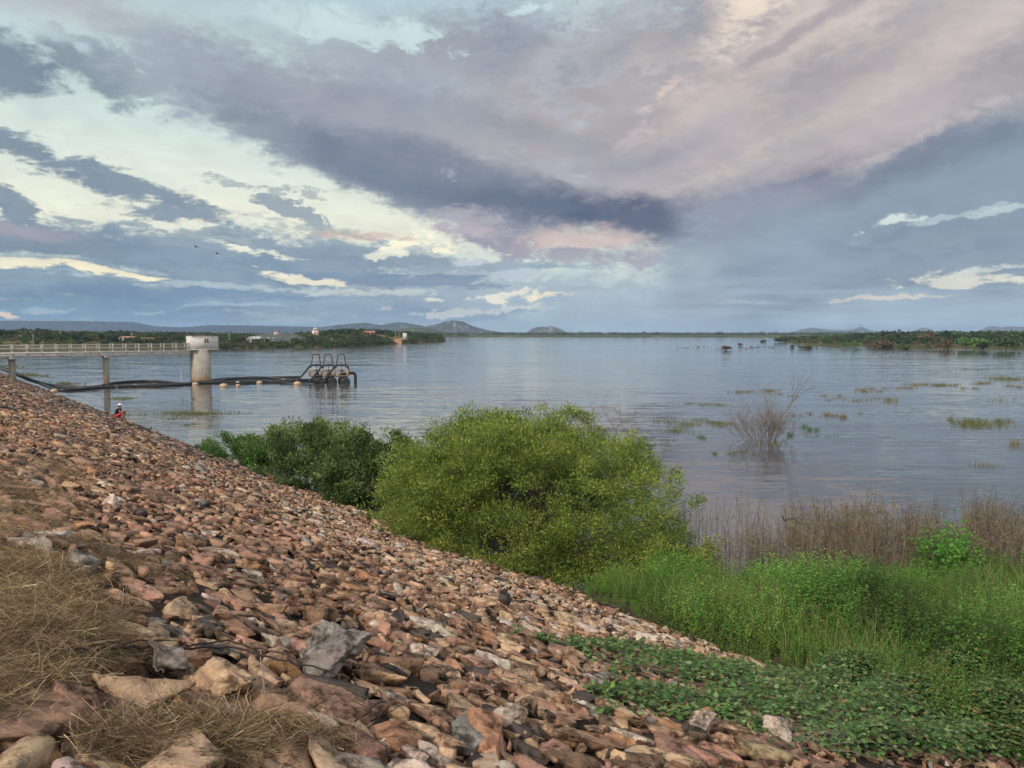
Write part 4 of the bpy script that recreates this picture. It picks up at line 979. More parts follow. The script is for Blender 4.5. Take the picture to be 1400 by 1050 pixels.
# bare shrub in the lake
def bare_bush(x, y, h, w, n, label, cat='shrub', rmax=.022, col=(.20,.165,.14), seed=4, tall=None, name='bare_shrub', z=-.1, sub=3):
    rg = np.random.default_rng(seed); root = empty(name, (x,y,z)); tag(root, label, cat); tr = G(); tw = G(); SP, SW, SC = [], [], []
    def grow(p, d, L, r, lv):
        q = [np.array(p)]; dd = np.array(d,float)
        for _ in range(3): dd = dd + rg.normal(0,.19,3) + np.array([0,0,.05]); dd /= np.linalg.norm(dd); q.append(q[-1]+dd*L/3)
        if lv == 0: tube(tr, q, np.linspace(r, r*.5, 4), 5, col, False)
        else: SP.append([q[0],(q[1]+q[2])/2,q[3]]); SW.append(r*2); SC.append(np.array(col)*rg.uniform(.8,1.3))
        if lv < sub:
            for _ in range(rg.integers(3,5) if lv else 5):
                u = rg.uniform(.3,1.); k = min(2,int(u*3)); b_ = q[k]+(q[k+1]-q[k])*(u*3-k); e = dd + rg.normal(0,.5,3); e[2] = abs(e[2])+.25; e /= np.linalg.norm(e); grow(b_, e, L*rg.uniform(.4,.62), r*.5, lv+1)
    for k in range(n):
        a = rg.uniform(0,6.28); sp = rg.random()**.7; d = np.array([math.cos(a)*sp*w/h*.9, math.sin(a)*sp*w/h*.6, 1.]); d /= np.linalg.norm(d)
        grow((math.cos(a)*sp*w*.28, math.sin(a)*sp*w*.2, 0), d, h*rg.uniform(.5,.85), rmax*rg.uniform(.6,1.1), 0)
    if tall:
        for (e, r) in tall: grow((.3,0,.1), np.array(e)/np.linalg.norm(e), np.linalg.norm(e), r, 0)
    tr.obj('stem', M['bark'], root); strands(tw, np.array(SP), np.array(SW), np.array(SC)); tw.obj('twigs', M['dry'], root); return root
x, y = gz(1046,603); bare_bush(x, y, 2.0, 2.9, 56, 'dense leafless grey-brown shrub standing in the lake with one tall side branch', tall=[((1.0,0,2.9),.034),((.8,.2,2.4),.028),((-1.3,0,1.7),.018),((-1.0,.1,1.9),.014)], rmax=.019, col=(.17,.15,.135))
# ------------------------------------------------------------------ intake tower, footbridge, pump rafts, pipes
TX, TY = -35.7, 88.0
BD = np.array([-NX, -NY]); BP = np.array([NY, -NX])      # along the bridge towards the dam; towards the camera across it
BRZ = math.atan2(NY, NX)
def bp(k, o=0.): return TX + BD[0]*k + BP[0]*o, TY + BD[1]*k + BP[1]*o
# water-stained concrete of the shaft
ms_ = mat('stained_shaft', (.31,.29,.255), .9, .2, noise=(1.1,.18), bump=(12,.4,.02)); t = ms_.node_tree; b = t.nodes['Principled BSDF']; src = b.inputs['Base Color'].links[0].from_socket
ge = t.nodes.new('ShaderNodeTexCoord'); sp_ = t.nodes.new('ShaderNodeSeparateXYZ'); t.links.new(ge.outputs['Object'], sp_.inputs[0]); n_ = t.nodes.new('ShaderNodeTexNoise'); n_.inputs['Scale'].default_value = 2; t.links.new(ge.outputs['Object'], n_.inputs[0])
ad = t.nodes.new('ShaderNodeMath'); ad.operation = 'MULTIPLY_ADD'; t.links.new(n_.outputs[0], ad.inputs[0]); ad.inputs[1].default_value = .35; t.links.new(sp_.outputs[2], ad.inputs[2])
rp = t.nodes.new('ShaderNodeValToRGB'); t.links.new(ad.outputs[0], rp.inputs[0]); el_ = rp.color_ramp.elements
mr_ = t.nodes.new('ShaderNodeMapRange'); t.links.new(ad.outputs[0], mr_.inputs[0]); mr_.inputs[1].default_value = 0; mr_.inputs[2].default_value = 4; t.links.new(mr_.outputs[0], rp.inputs[0])
el_[0].position = .0; el_[0].color = (.25,.22,.19,1); el_[1].position = 1.; el_[1].color = (1,1,1,1)
for p, c in ((.09,(.32,.27,.23)),(.13,(.75,.50,.36)),(.20,(.85,.66,.52)),(.26,(.86,.82,.76)),(.6,(1,1,1))): e = el_.new(p); e.color = (*c,1)
mx = t.nodes.new('ShaderNodeMix'); mx.data_type = 'RGBA'; mx.blend_type = 'MULTIPLY'; mx.inputs[0].default_value = 1; t.links.new(src, mx.inputs[6]); t.links.new(rp.outputs[0], mx.inputs[7]); t.links.new(mx.outputs[2], b.inputs['Base Color'])
M['shaft'] = ms_
M['railing'] = mat('weathered_white', (.36,.36,.34), .85, .2, noise=(2,.15), stain=(2.5,(.18,.17,.16),.58,.74))
M['slats'] = mat('roof_slab', (.10,.095,.09), .9, .2, noise=(2,.3)); M['dark'] = mat('dark_void', (.03,.03,.032), .8, .2)
tw = empty('intake_tower', (TX,TY,0), BRZ, label='round concrete intake tower carrying a square white room where the footbridge ends', cat='tower')
g = G(); lathe(g, (0,0,0), [(1.12,-2.5),(1.12,3.72),(0,3.72)], 28); g.obj('shaft', M['shaft'], tw, smooth=False)
for p in tw.children[0].data.polygons: p.use_smooth = abs(p.normal.z) < .5
g = G(); box(g, (.25,0,4.56), (3.0,2.0,1.64)); w_ = g.obj('room_wall', M['white'], tw)
g = G(); box(g, (.25,0,5.43), (3.16,2.16,.10)); g.obj('roof', M['slats'], tw)
g = G(); box(g, (.25,0,3.77), (3.08,2.08,.08)); g.obj('floor_slab', M['concrete'], tw)
win = G(); box(win, (.42,-1.006,4.78), (.46,.03,.5)); wo_ = win.obj('window', M['dark'], tw)
g = G()
for (cx_, cz_, w, h) in ((.42,5.05,.56,.05),(.42,4.51,.56,.05),(.165,4.78,.05,.5),(.675,4.78,.05,.5),(.42,4.78,.03,.5)): box(g, (cx_,-1.03,cz_), (w,.05,h))
for k in range(5): box(g, (.30+.0,-1.026,4.60+k*.09), (.2,.02,.025)); box(g, (.54,-1.026,4.60+k*.09), (.2,.02,.025))
g.obj('window_frame', M['white'], wo_)
g = G(); box(g, (-1.262,.1,4.45), (.03,.75,1.25)); g.obj('door', mat('door_paint', (.55,.56,.55), .6, .3, noise=(3,.15)), tw)
g = G()                                     # depth gauge strokes on the shaft
rr = random.Random(5)
for col_, (a_, z0, z1) in enumerate(((-112,1.55,2.6),(-103,1.4,2.9),(-94,1.5,2.4),(-85,1.7,2.2))):
    z = z0
    while z < z1:
        a = math.radians(a_); c_ = (1.125*math.cos(a), 1.125*math.sin(a), z); box(g, c_, (.07,.012,.10), a+math.pi/2); z += .17
g.obj('gauge_marks', M['white'], tw)
g = G(); tube(g, [(1.15,.1,2.0),(1.28,.1,2.0)], .05, 8); tube(g, [(.2,-1.14,.3),(.2,-1.14,1.0)], .02, 6); g.obj('pipe_stub', M['black'], tw)
# footbridge
br = empty('footbridge', (TX,TY,0), BRZ, label='long pale concrete footbridge with white railings from the dam to the intake tower', cat='bridge')
dk = G(); box(dk, (-17.3,0,3.63), (32,1.5,.14)); box(dk, (-17.3,-.62,3.40), (32,.18,.34)); box(dk, (-17.3,.62,3.40), (32,.18,.34)); dk.obj('deck', M['concrete'], br)
k = 1.5; ip = 0
while k < 33:
    for o_, sgn in ((-.66,1),(.66,-1)):
        g = G(); box(g, (-k, o_, 4.10), (.13,.13,.80)); box(g, (-k,o_,4.52), (.16,.16,.05)); box(g, (-k, o_-.05*sgn, 3.62), (.20,.06,.34)); g.obj('railing_post', M['railing'], br)
    k += 1.28; ip += 1
for o_ in (-.66,.66):
    for z in (4.42,4.08): g = G(); box(g, (-17.3, o_, z), (32,.06,.09)); g.obj('rail', M['railing'], br)
for k in (9.75, 18.2, 26.5):
    g = G(); x_, y_ = bp(k); zb = max(-2.5, 4-TAN*(x_*NX+y_*NY)-.4); lathe(g, (-k,0,0), [(.30,zb),(.30,3.02)], 16); box(g, (-k,0,3.12), (.62,1.5,.20)); g.obj('pier', M['shaft'], br)
g = G(); tube(g, [(-2.2,-.2,-1.5),(-2.2,-.2,3.3)], .06, 8); tube(g, [(-2.2,-.2,2.6),(-1.1,-.1,2.6)], .025, 5); tube(g, [(-2.2,-.2,1.1),(-1.1,-.1,1.1)], .025, 5); g.obj('drain_pipe', M['white'], br)
x_, y_ = bp(16.3, .0); g = G(); tube(g, [(0,0,3.70),(0,0,5.55)], [.05,.04], 8, (.16,.24,.20)); lamp = g.obj('lamp_post', M['steel'], label='slender green pole standing on the footbridge deck', cat='pole', loc=(x_,y_,0))
# pump rafts
ORG = (.30,.17,.07); RUST = (.065,.05,.045); DKM = (.035,.033,.035); GRY = (.55,.56,.54)
def raft_master():
    rt = empty('pump_raft', (0,0,0))
    ax = np.array([.30,-.95,0]); ax /= np.linalg.norm(ax); lt = np.array([ax[1],-ax[0],0])*-1   # ax: towards the viewer; lt: screen right
    def L3(a, l, z): return tuple(ax*a + lt*l + np.array([0,0,z]))
    for l in (-.36,.36) if False else (.30,):
        g = G(); p0, p1 = L3(-2.0,l,.16), L3(1.6,l,.16); n = 20
        P = [L3(-2.02,l,.16),L3(-2.0,l,.16),L3(1.5,l,.16),L3(1.62,l,.16)]; tube(g, P, [.40,.54,.54,.40], n, (1,1,1)); f = g.obj('float_tank', M['black'], rt)
        for p in f.data.polygons: p.use_smooth = True
        g = G()
        for a in (-1.2,0.,1.0): tube(g, [L3(a-.04,l,.16), L3(a+.04,l,.16)], .565, 20, DKM)
        g.obj('strap', M['steel'], f)
    g = G(); rz = math.atan2(ax[1],ax[0]); box(g, L3(-.1,.0,.74), (2.4,1.25,.10), rz, RUST)
    for a in (-1.2,-.4,.4,1.1): box(g, L3(a,0,.82), (.08,1.3,.06), rz, ORG)
    g.obj('deck', M['steel'], rt)
    g = G()                               # A-frame hoist: four splayed legs and a head beam, lower halves braced in orange plate
    top = [(-.3,-.33),(-.3,.33),(.3,-.33),(.3,.33)]; bot = [(-.8,-.74),(-.8,.74),(.75,-.74),(.75,.74)]
    for (ta, tl), (ba, bl) in zip(top, bot): tube(g, [L3(ba,bl,.78), L3((ta+ba)/2,(tl+bl)/2,2.0), L3(ta,tl,3.22)], .038, 6, RUST)
    for (a0,l0),(a1,l1) in ((top[0],top[1]),(top[2],top[3]),(top[0],top[2]),(top[1],top[3])): tube(g, [L3(a0,l0,3.22), L3(a1,l1,3.22)], .06, 6, RUST)
    g.obj('hoist_frame', M['steel'], rt)
    g = G()
    for (ba, bl) in bot:
        s_ = 1 if bl > 0 else -1
        box(g, L3(ba*.9,bl*.98,1.18), (.13,.13,.6), rz, ORG, taper=.5); tube(g, [L3(ba*.9,bl,.82), L3(ba*.5,bl*.2,1.5)], .035, 5, ORG)
    g.obj('brace', M['steel'], rt)
    g = G()
    for l in (-.62,.62):
        for z in (1.25,1.6): tube(g, [L3(-1.1,l,z), L3(1.0,l,z)], .022, 5, GRY)
        for a in (-1.1,-.4,.3,1.0): tube(g, [L3(a,l,.8), L3(a,l,1.62)], .022, 5, GRY)
    for z in (1.25,1.6): tube(g, [L3(1.0,-.62,z), L3(1.0,.62,z)], .022, 5, GRY)
    g.obj('handrail', M['steel'], rt)
    g = G(); lathe(g, L3(.1,.05,0), [(.0,.8),(.28,.8),(.28,1.05),(.2,1.12),(.2,1.42),(.0,1.46)], 14, DKM); tube(g, [L3(.1,.05,1.4), L3(.1,.05,2.3)], [.05,.02], 6, DKM); g.obj('pump', M['steel'], rt)
    g = G(); P = smooth([L3(.2,.78,1.2), L3(.15,.74,1.75), L3(.1,.45,1.98), L3(.1,-.3,1.99), L3(.15,-.75,1.85), L3(.4,-1.15,1.35), L3(.9,-1.75,.7), L3(1.1,-2.2,.25)], 5); tube(g, P, .105, 10); g.obj('hose', M['black'], rt)
    return rt
def copy_tree(o, parent=None):
    c = o.copy(); C.objects.link(c); c.parent = parent
    for ch in list(o.children): copy_tree(ch, c)
    return c
r0 = raft_master(); RD = 88.
for i, (px, lb) in enumerate(((432,'leftmost of the three black pump rafts with a rusty hoist frame'),(449.5,'middle one of the three black pump rafts, between its twins'),(468,'rightmost of the three black pump rafts, next to the bent intake pipe'))):
    o = r0 if i == 0 else copy_tree(r0); o.location = ((px-700)/1050*RD, RD-.3*i, 0); tag(o, lb, 'pump raft', 'floating pump rafts moored in a row')
x_ = (480-700)/1050*RD
g = G(); tube(g, smooth([(x_-1.0,RD,1.05),(x_-.4,RD,1.07),(x_+.25,RD,1.07),(x_+.45,RD,.85),(x_+.47,RD,.3),(x_+.47,RD,-.8)],5), .17, 12); o = g.obj('intake_pipe', M['black'], label='black pipe bending down into the water at the right end of the pump rafts', cat='pipe')
for z_ in ((x_+.3,RD,1.0),): g = G(); tube(g, [(x_-.3,RD,1.07),(x_-.22,RD,1.07)], .22, 12); g.obj('flange', M['black'], o)
# floating delivery pipes to the dam
def pipe(pts, r, label):
    P = [p if len(p) == 3 else (*gz(*p), .12) for p in pts]; g = G(); tube(g, smooth(P, 5), r, 10)
    for p in smooth(P, 2)[1::2]: pass
    o = g.obj('delivery_pipe', M['black'], smooth=True); tag(o, label, 'pipe', 'black floating delivery pipes'); return o
def dam_end(dx, dz=0.): return [tuple(np.array(at(-75,476,80))+[dx,dx*.4,dz]), tuple(np.array(at(-30,492,79))+[dx,dx*.4,dz]), tuple(np.array(at(2,504,78.5))+[dx,dx*.4,dz]), tuple(np.array(at(40,519,78))+[dx,0,dz])]
pipe(dam_end(0.)+[(78,530.5),(110,532),(165,530),(240,526.5),(290,524.5),(350,522.5),(400,521.5),(432,520.5)], .15, 'nearest black delivery pipe, straight and unbroken from dam to rafts')
pipe(dam_end(.55,-.25)+[(84,530),(128,530.5),(150,525.5),(180,522.8),(212,522.3),(240,525),(262,526),(295,520),(325,518.2),(365,517.5),(410,516.5)], .14, 'black delivery pipe bowing away behind the bridge pier')
pipe(dam_end(1.1,-.45)+[(74,534),(92,534.5),(140,531),(180,529.5),(235,528),(290,523),(312,519.2),(350,517.0),(375,518.5),(400,520.5),(440,520)], .13, 'black delivery pipe that touches the stones before crossing the others')
pipe([(300,526.5),(330,525.5),(365,523),(392,524.3),(415,525),(450,523)], .10, 'thin black hose sagging along the waterline before the rafts')
BG = 'beige buoys along the floating pipes'
bz = [(72,532.5,'beige buoy stranded where the black pipes reach the stones'),(157,527,'beige buoy just right of the middle bridge pier'),(183.5,525.5,'beige buoy midway between middle pier and tower'),(211,524.5,'beige buoy a little left of the thin drain pipe'),
      (266,523,'beige buoy right in front of the intake tower'),(305,525.5,'large beige buoy just right of the intake tower'),(324.5,521,'small beige buoy behind the pipes, second right of the tower'),(324.5,525,'small beige buoy on the near side of the pipes opposite its twin'),
      (354,521,'beige buoy halfway between the tower and the rafts'),(387,518,'beige buoy behind the pipes shortly before the rafts'),(406,522.5,'big beige buoy beside the pump rafts')]
mbuoy = mat('buoy', (.40,.31,.21), .6, .3, noise=(6,.25)); bm_ = None
for i, (px, py, lb) in enumerate(bz):
    x, y = gz(px, py+3.2)
    if bm_ is None:
        g = G(); lathe(g, (0,0,0), [(0,-.3),(.3,-.25),(.46,-.05),(.48,.08),(.42,.22),(.26,.32),(0,.36)], 18); bm_ = g.mesh('buoy', mbuoy, True); bm_.polygons.foreach_set('use_smooth', np.ones(len(bm_.polygons), bool))
        g2 = G(); tube(g2, [(0,0,.35),(0,0,.44)], .05, 8); lm = g2.mesh('eye', M['black'])
    o = bpy.data.objects.new('buoy', bm_); C.objects.link(o); o.location = (x,y,.05); s_ = .85 if ('large' in lb or 'big' in lb) else (.5 if 'small' in lb else .68); o.scale = (s_,)*3; tag(o, lb, 'buoy', BG)
    c = bpy.data.objects.new('eye', lm); C.objects.link(c); c.parent = o
# ------------------------------------------------------------------ far shores: trees, houses, poles; the angler; birds
rgf = np.random.default_rng(77)
def land_left(x, y): return float(left_h(np.array([x]), np.array([y]))[0])
def land_right(x, y): return float(right_h(np.array([x]), np.array([y]))[0])
FC = {'dark':(.028,.050,.020),'green':(.055,.095,.03),'olive':(.085,.10,.04),'light':(.10,.19,.05),'brown':(.12,.085,.05),'red':(.14,.08,.06)}
def crown_pts(rg, w, h, n, flat=1.):
    """leaf-clump faces through an uneven crown, a few lobes"""
    k = rg.integers(4,8); lc = np.stack([rg.uniform(-.32,.32,k)*w, rg.uniform(-.32,.32,k)*w, rg.uniform(.35,.72,k)*h],1); lr = rg.uniform(.20,.34,k)*w
    i = rg.integers(k, size=n); d = rg.normal(size=(n,3)); d /= np.linalg.norm(d,axis=1)[:,None]; r = rg.random(n)**.4
    P = lc[i] + d*(lr[i]*r)[:,None]*np.array([1,1,.75*flat*h/w if h<w else .9]); P[:,2] = np.clip(P[:,2], .12*h, h*1.02); return P
def blob_tree(g, x, y, z, w, h, c, n, rg, leaf=.12):
    P = crown_pts(rg, w, h, n) + np.array([x,y,z]); D = rg.normal(size=(n,3))
    leaves(g, P, D, leaf*w*rg.uniform(.7,1.4,n)+.15, leaf*w*rg.uniform(.5,1.,n)+.1, np.clip(np.array(c)*(1+rg.normal(0,.28,(n,1))),.005,1), rg)
def tree(px, ytop, wpx, d, c, label, land, name='tree', grp='trees along the far left shore', n=420, cat='tree', trunk=.28):
    x = (px-700)/1050*d; z = land(x, d); top = EYE + (456-ytop)/1050*d; h = max(top - z, 1.6); w = max(wpx/1050*d, 1.2)
    rt = empty(name, (x,d,z-.1)); tag(rt, label, cat, grp)
    g = G(); blob_tree(g, 0,0,0, w, h, FC[c], n, rgf, .085); g.obj('crown', M['leaf'], rt)
    g = G(); e = (rgf.normal(0,.05*w), 0, h*.5); tube(g, smooth([(0,0,-.3),(e[0]*.3,0,h*.25),e],3), np.linspace(.035*h,.018*h,7), 6, (.08,.06,.045))
    for _ in range(3): a = rgf.uniform(0,6.28); tube(g, [(e[0]*.5,0,h*.3),(math.cos(a)*w*.28, math.sin(a)*w*.28, h*.6)], [.02*h,.008*h], 4, (.08,.06,.045), False)
    g.obj('trunk', M['bark'], rt)
def sd(px, k=20.): # depth just behind the left shoreline at this bearing
    return float(np.interp((px-700)/1050, LSx/LSy, LSy)) + k
LT = [(4,447.5,16,60,'dark','dark tree at the very left edge of the far shore'),(37,446.8,16,110,'dark','rounded dark tree rising behind the white house at far left'),(55,447,18,110,'dark','wide dark tree immediately right of the white house at far left'),
 (66,455,18,30,'green','low green tree just right of the green bridge pole'),(84,454,18,35,'green','green tree above the bridge railing, left of the broad dark one'),(103,451.5,26,40,'dark','broad dark tree above the bridge, widest left of the tower'),(118,456,16,30,'green','small green tree tucked under the right flank of the broad dark one'),
 (132,454,20,40,'green','rounded green tree above the bridge, fourth crown left of the red-roofed house'),(143,455,18,45,'green','green tree a step left of the red-roofed house'),(156,457,20,30,'dark','low dark tree directly before the red-roofed house'),(168,455,10,70,'dark','thin dark tree behind the red-roofed house'),
 (187,459,22,25,'green','low green tree right of the red-roofed house'),(205,461,22,20,'green','low rounded green tree above the bridge, well left of the tower room'),(222,458,16,40,'olive','olive tree a little left of the tower room'),(232,456,12,60,'dark','dark tree touching the sky left of the tower room'),
 (247,459,14,30,'dark','dark tree just before the tower room hides the shore'),(279,453,22,140,'dark','far tree peeping above the tower room roof'),(330,461,16,22,'dark','near-black round tree on the shore right of the tower'),(300,460,18,40,'green','green tree close right of the tower room'),(315,463,14,30,'olive','olive bush-like tree between tower and near-black round tree'),
 (362,462,14,30,'dark','dark tree before the big white farmhouse'),(407,461.5,16,20,'dark','left one of two dark round shore trees beside the smoke'),(425,462.5,15,20,'dark','right one of two dark round shore trees beside the smoke'),(352,456,14,90,'green','green tree behind the big white farmhouse'),
 (388,454,12,120,'dark','dark pointed tree on the ridge left of the white belfry'),(379,453,8,120,'dark','narrow dark tree beside the ridge-top hut'),(398,457,16,90,'green','green ridge tree between hut and belfry'),(416,456,16,90,'green','green ridge tree just left of the white belfry'),(445,452,16,100,'green','green ridge tree just right of the white belfry'),
 (457,449,18,110,'dark','dark crown first on the wooded knoll'),(470,448,18,110,'green','green crown second on the wooded knoll'),(484,449,18,100,'dark','dark crown near the middle of the wooded knoll'),(497,451,14,90,'green','green crown left of the brick house'),(514,452,14,90,'dark','dark crown right behind the brick house'),
 (524,451.5,5,80,'dark','slim dark palm-like tree beyond the brick house'),(530,452.5,5,80,'dark','slim dark tree left of the dirt track'),(536,455,12,60,'green','green tree at the head of the dirt track'),(461,462,22,30,'olive','olive tree on the lower slope of the wooded knoll'),(478,464,20,25,'green','green tree low on the knoll by the water'),
 (500,463,18,25,'olive','olive tree by the water below the brick house'),(517,465,16,18,'olive','olive bushy tree by the water left of the dirt track'),(568,458,16,35,'green','green tree right of the white block'),(580,459,16,30,'dark','dark tree near the tip of the headland'),(592,461,14,25,'green','green tree at the tip of the headland'),(603,464,12,15,'olive','last low olive tree at the end of the headland'),(574,463,14,18,'olive','olive tree by the water right of the track')]
for (px, yt, w, k, c, lb) in LT: tree(px, yt, w, sd(px, k), c, lb, land_left)
# scrub between and behind them
def scrub(name, label, fn, n, faces):
    g = G(); k = 0
    while k < n:
        q = fn()
        if q is None: continue
        x, y, z, w, h, c = q; blob_tree(g, x, y, z-.1, w, h, FC[c], faces, rgf, .10); k += 1
    g.obj(name, M['leaf'], kind='stuff', label=label)
def f_left():
    px = rgf.uniform(-60, 606); k = rgf.uniform(3, 260)**1; y = sd(px, k); x = (px-700)/1050*y; z = land_left(x, y)
    if z < .5: return None
    if 536 < px < 556 and k < 75: return None
    if 330 < px < 400 and k < 40 and rgf.random() < .7: return None
    if px < 300 and k < 45 and rgf.random() < .6: return None
    h = rgf.uniform(1.6,3.8)*(1.1 if k > 60 else .85); c = rgf.choice(['dark','green','olive','brown'], p=[.38,.36,.2,.06])
    return x, y, z, h*rgf.uniform(1.1,1.8), h, c
scrub('scrub', 'low mixed scrub covering the left headland', f_left, 1800, 84)
def f_dist():
    px = rgf.uniform(-100, 640); y = rgf.uniform(640, 1500); x = (px-700)/1050*y; z = land_left(x,y) if y < 990 else 2.2; h = rgf.uniform(3,6)
    return x, y, max(z,1.2), h*1.6, h, rgf.choice(['dark','green','olive'])
def f_edge():
    px = rgf.uniform(290, 612); k = rgf.uniform(-2, 16); y = sd(px, k); x = (px-700)/1050*y; z = land_left(x, y)
    if z < -.3 or 536 < px < 552: return None
    h = rgf.uniform(.7,1.9); return x, y, max(z,0.), h*rgf.uniform(1.4,2.6), h, rgf.choice(['dark','green','olive','brown'], p=[.3,.3,.3,.1])
scrub('shore_bushes', 'low dark bushes lining the water edge of the left headland', f_edge, 420, 64)
scrub('woodland', 'distant woodland behind the left headland below the blue hills', f_dist, 900, 26)
def f_far():
    y = 1150*math.exp(rgf.uniform(0,.75)); px = rgf.uniform(560, 1450); x = (px-700)/1050*y; R_ = math.hypot(x,y)
    if R_ < 1150 + 120*float(fbm2(np.array(math.degrees(math.atan2(x,y))*.35+50), np.array(1.), 3)) + 45: return None
    h = rgf.uniform(4,8.8); return x, y, 1.6, h*rgf.uniform(1.3,2.2), h, rgf.choice(['dark','green','olive'], p=[.5,.3,.2])
scrub('woodland', 'continuous low woodland along the far centre and right shore', f_far, 2600, 24)
def f_right():
    px = 1058 + 460*rgf.random()**.8; k = rgf.uniform(4, 420); y = float(np.interp((px-700)/1050, RSx/RSy, RSy)) + k; x = (px-700)/1050*y; z = land_right(x,y)
    if z < .35 or y > 890: return None
    edge = k < 22
    if k < 26 and rgf.random() < .72: return None
    lim = 1.5 + 5.4*min(1,k/110)*min(1, max(.15,(px-1050)/170)); h = lim*rgf.uniform(.45,1.)
    c = rgf.choice(['dark','green','olive','brown','light'], p=[.42,.30,.16,.06,.06] if not edge else [.1,.3,.3,.25,.05])
    return x, y, z, h*rgf.uniform(1.2,1.9), h, c
scrub('scrub', 'thick dark green scrub covering the low right shore', f_right, 1500, 110)
def rtree(px, yt, w, py, c, lb, name='bush', cat='bush', n=300):
    x, d = gz(px, py); tree(px, yt, w, d, c, lb, lambda a,b_: max(0., land_right(a,b_)), name, 'bushes at the edge of the right shore', n, cat)
for a in ((1155,465,11,475.5,'light','left one of two bright green saplings standing in the water'),(1170,463,13,475.5,'light','right one of two bright green saplings standing in the water'),(1068,461.5,20,468,'dark','dark bush at the tip of the right shore'),(1043,465,10,468,'olive','small olive bush just off the tip of the right shore'),
 (1095,462.5,16,469,'olive','olive bush behind the one standing in open water'),(1099,471,18,477,'olive','olive-brown bush standing alone in open water off the right shore'),(994,471,14,478.5,'red','reddish bare bush standing far out in the lake'),(1236,471,20,478,'olive','pale olive low bush on the water edge right of the saplings'),
 (1205,466,40,476,'brown','long low brownish bush on the spit right of the saplings'),(1290,463,34,478,'brown','broad brownish bush on the right shore edge'),(1320,459,40,478,'light','bright green bush standing out in the dark scrub'),(1375,458,34,479,'green','green bush near the right end of the shore'),(1345,464,22,479,'dark','dark bush between the two green ones'),(1234,461,20,473,'dark','dark round bush behind the pale olive one'),
 (1011,469,8,473,'red','tiny bush rising from the shoals beyond the reddish one'),(1083,470,8,476,'brown','tiny brown bush left of the lone olive-brown one')): rtree(*a)
g = G()
for (px, py, rx, n) in ((990,478,14,30),(1022,476,10,20),(1038,475,8,22),(1050,475,8,20),(960,475,14,22),(1080,477,8,14),(935,476,8,10),(1030,465,14,20),(1120,476,20,20),(1000,466,20,14)):
    P = []
    for _ in range(n): x, y = gz(px+rgf.normal(0,.5)*rx, py+rgf.normal(0,.4)); P.append((x,y,.1))
    P = np.array(P); leaves(g, P, rgf.normal(size=P.shape), rgf.uniform(.4,1.1,n), .35, pal([FC['olive'],FC['red'],FC['brown']],[1,1,1],n), rgf)
g.obj('shoal_plants', M['leaf'], kind='stuff', label='dark flecks of flooded plants off the tip of the right shore')
# dirt track and bare earth
g = G(); mt = mat('dirt_track', (.36,.20,.11), 1, .05, noise=(.3,.25))
pts = [(541,468.5,3.5),(546,465.5,5),(555,463.6,7),(548,461.6,5),(540,459.8,4.2),(534,458,3.4)]; V = []
P = smooth([(*((px-700)/1050*sd(px, 4+i*14), sd(px,4+i*14)),0) for i,(px,py,w) in enumerate(pts)], 5)
for i,p in enumerate(P):
    for s_ in (-1,1): X_ = p[0]+s_*2.6; V.append((X_, p[1], land_left(X_, p[1])+.18))
g.add(V, [[2*i,2*i+1,2*i+3,2*i+2] for i in range(len(P)-1)]); g.obj('track', mt, kind='structure')
# houses
MW = mat('lime_wash', (.60,.58,.54), .9, .1, noise=(.6,.12)); MB = mat('raw_brick', (.36,.19,.13), .95, .1, noise=(.8,.2)); MT = mat('roof_tile', (.34,.19,.13), .9, .1, noise=(.8,.25)); MR = mat('fibre_roof', (.5,.5,.48), .9, .1, noise=(.5,.2))
def house(px, ytop, wpx, k, hpx, wall, roof, label, deep=6., pitch=.35, wins=3, name='house', rz=0.):
    d = sd(px, k); x = (px-700)/1050*d; top = EYE+(456-ytop)/1050*d; w = wpx/1050*d; zb = land_left(x,d)-.3; rt = empty(name, (x,d,zb), rz); tag(rt, label, 'house'); H = top-zb; rh = pitch*hpx/1050*d; wh = max(H-rh,1.8)
    g = G(); box(g, (0,0,wh/2), (w,deep,wh)); wl = g.obj('wall', wall, rt)
    g = G(); e = .3
    if rh > .05: g.add([(-w/2-e,-deep/2-e,wh),(w/2+e,-deep/2-e,wh),(w/2+e,deep/2+e,wh),(-w/2-e,deep/2+e,wh),(-w/2-e,0,wh+rh),(w/2+e,0,wh+rh)], [[0,1,5,4],[3,4,5,2]]); g.add([(-w/2,-deep/2,wh),(-w/2,deep/2,wh),(-w/2,0,wh+rh*.93),(w/2,-deep/2,wh),(w/2,0,wh+rh*.93),(w/2,deep/2,wh)], [[0,1,2],[3,4,5]])
    else: box(g, (0,0,wh+.08), (w+.4,deep+.4,.16))
    g.obj('roof', roof, rt)
    for i in range(wins):
        g = G(); xx = -w/2 + w*(i+.5)/wins; isd = (i == wins//2 and wins > 2); hz_ = 2.0 if isd else 1.0; box(g, (xx,-deep/2-.02,(1.0 if isd else max(1.4, wh-1.5))), (.9,.06,hz_)); g.obj('door' if isd else 'window', M['dark'], rt)
house(40,453,15,90,4.5,MW,MR,'small white house with a pale roof among trees at far left',7,.5,3)
house(178,460,17,45,4,MW,MT,'low pale house with red roof above the bridge left of the tower',7,.5,3)
house(202,462,20,40,3,MB,MT,'long low brown shed beside the red-roofed pale house',6,.4,2)
house(350,460,15,45,6,MW,MR,'big white farmhouse on the shore right of the tower',8,.45,3)
house(346,464,9,38,3,MW,MR,'small white outbuilding attached low before the big farmhouse',5,.3,2)
house(372,462,7,60,4,MW,MR,'small white house right of the big farmhouse by the smoke',6,.3,2)
house(380,461.5,5,75,4,MR,MR,'tiny grey cottage next to the small white house by the smoke',5,.3,1)
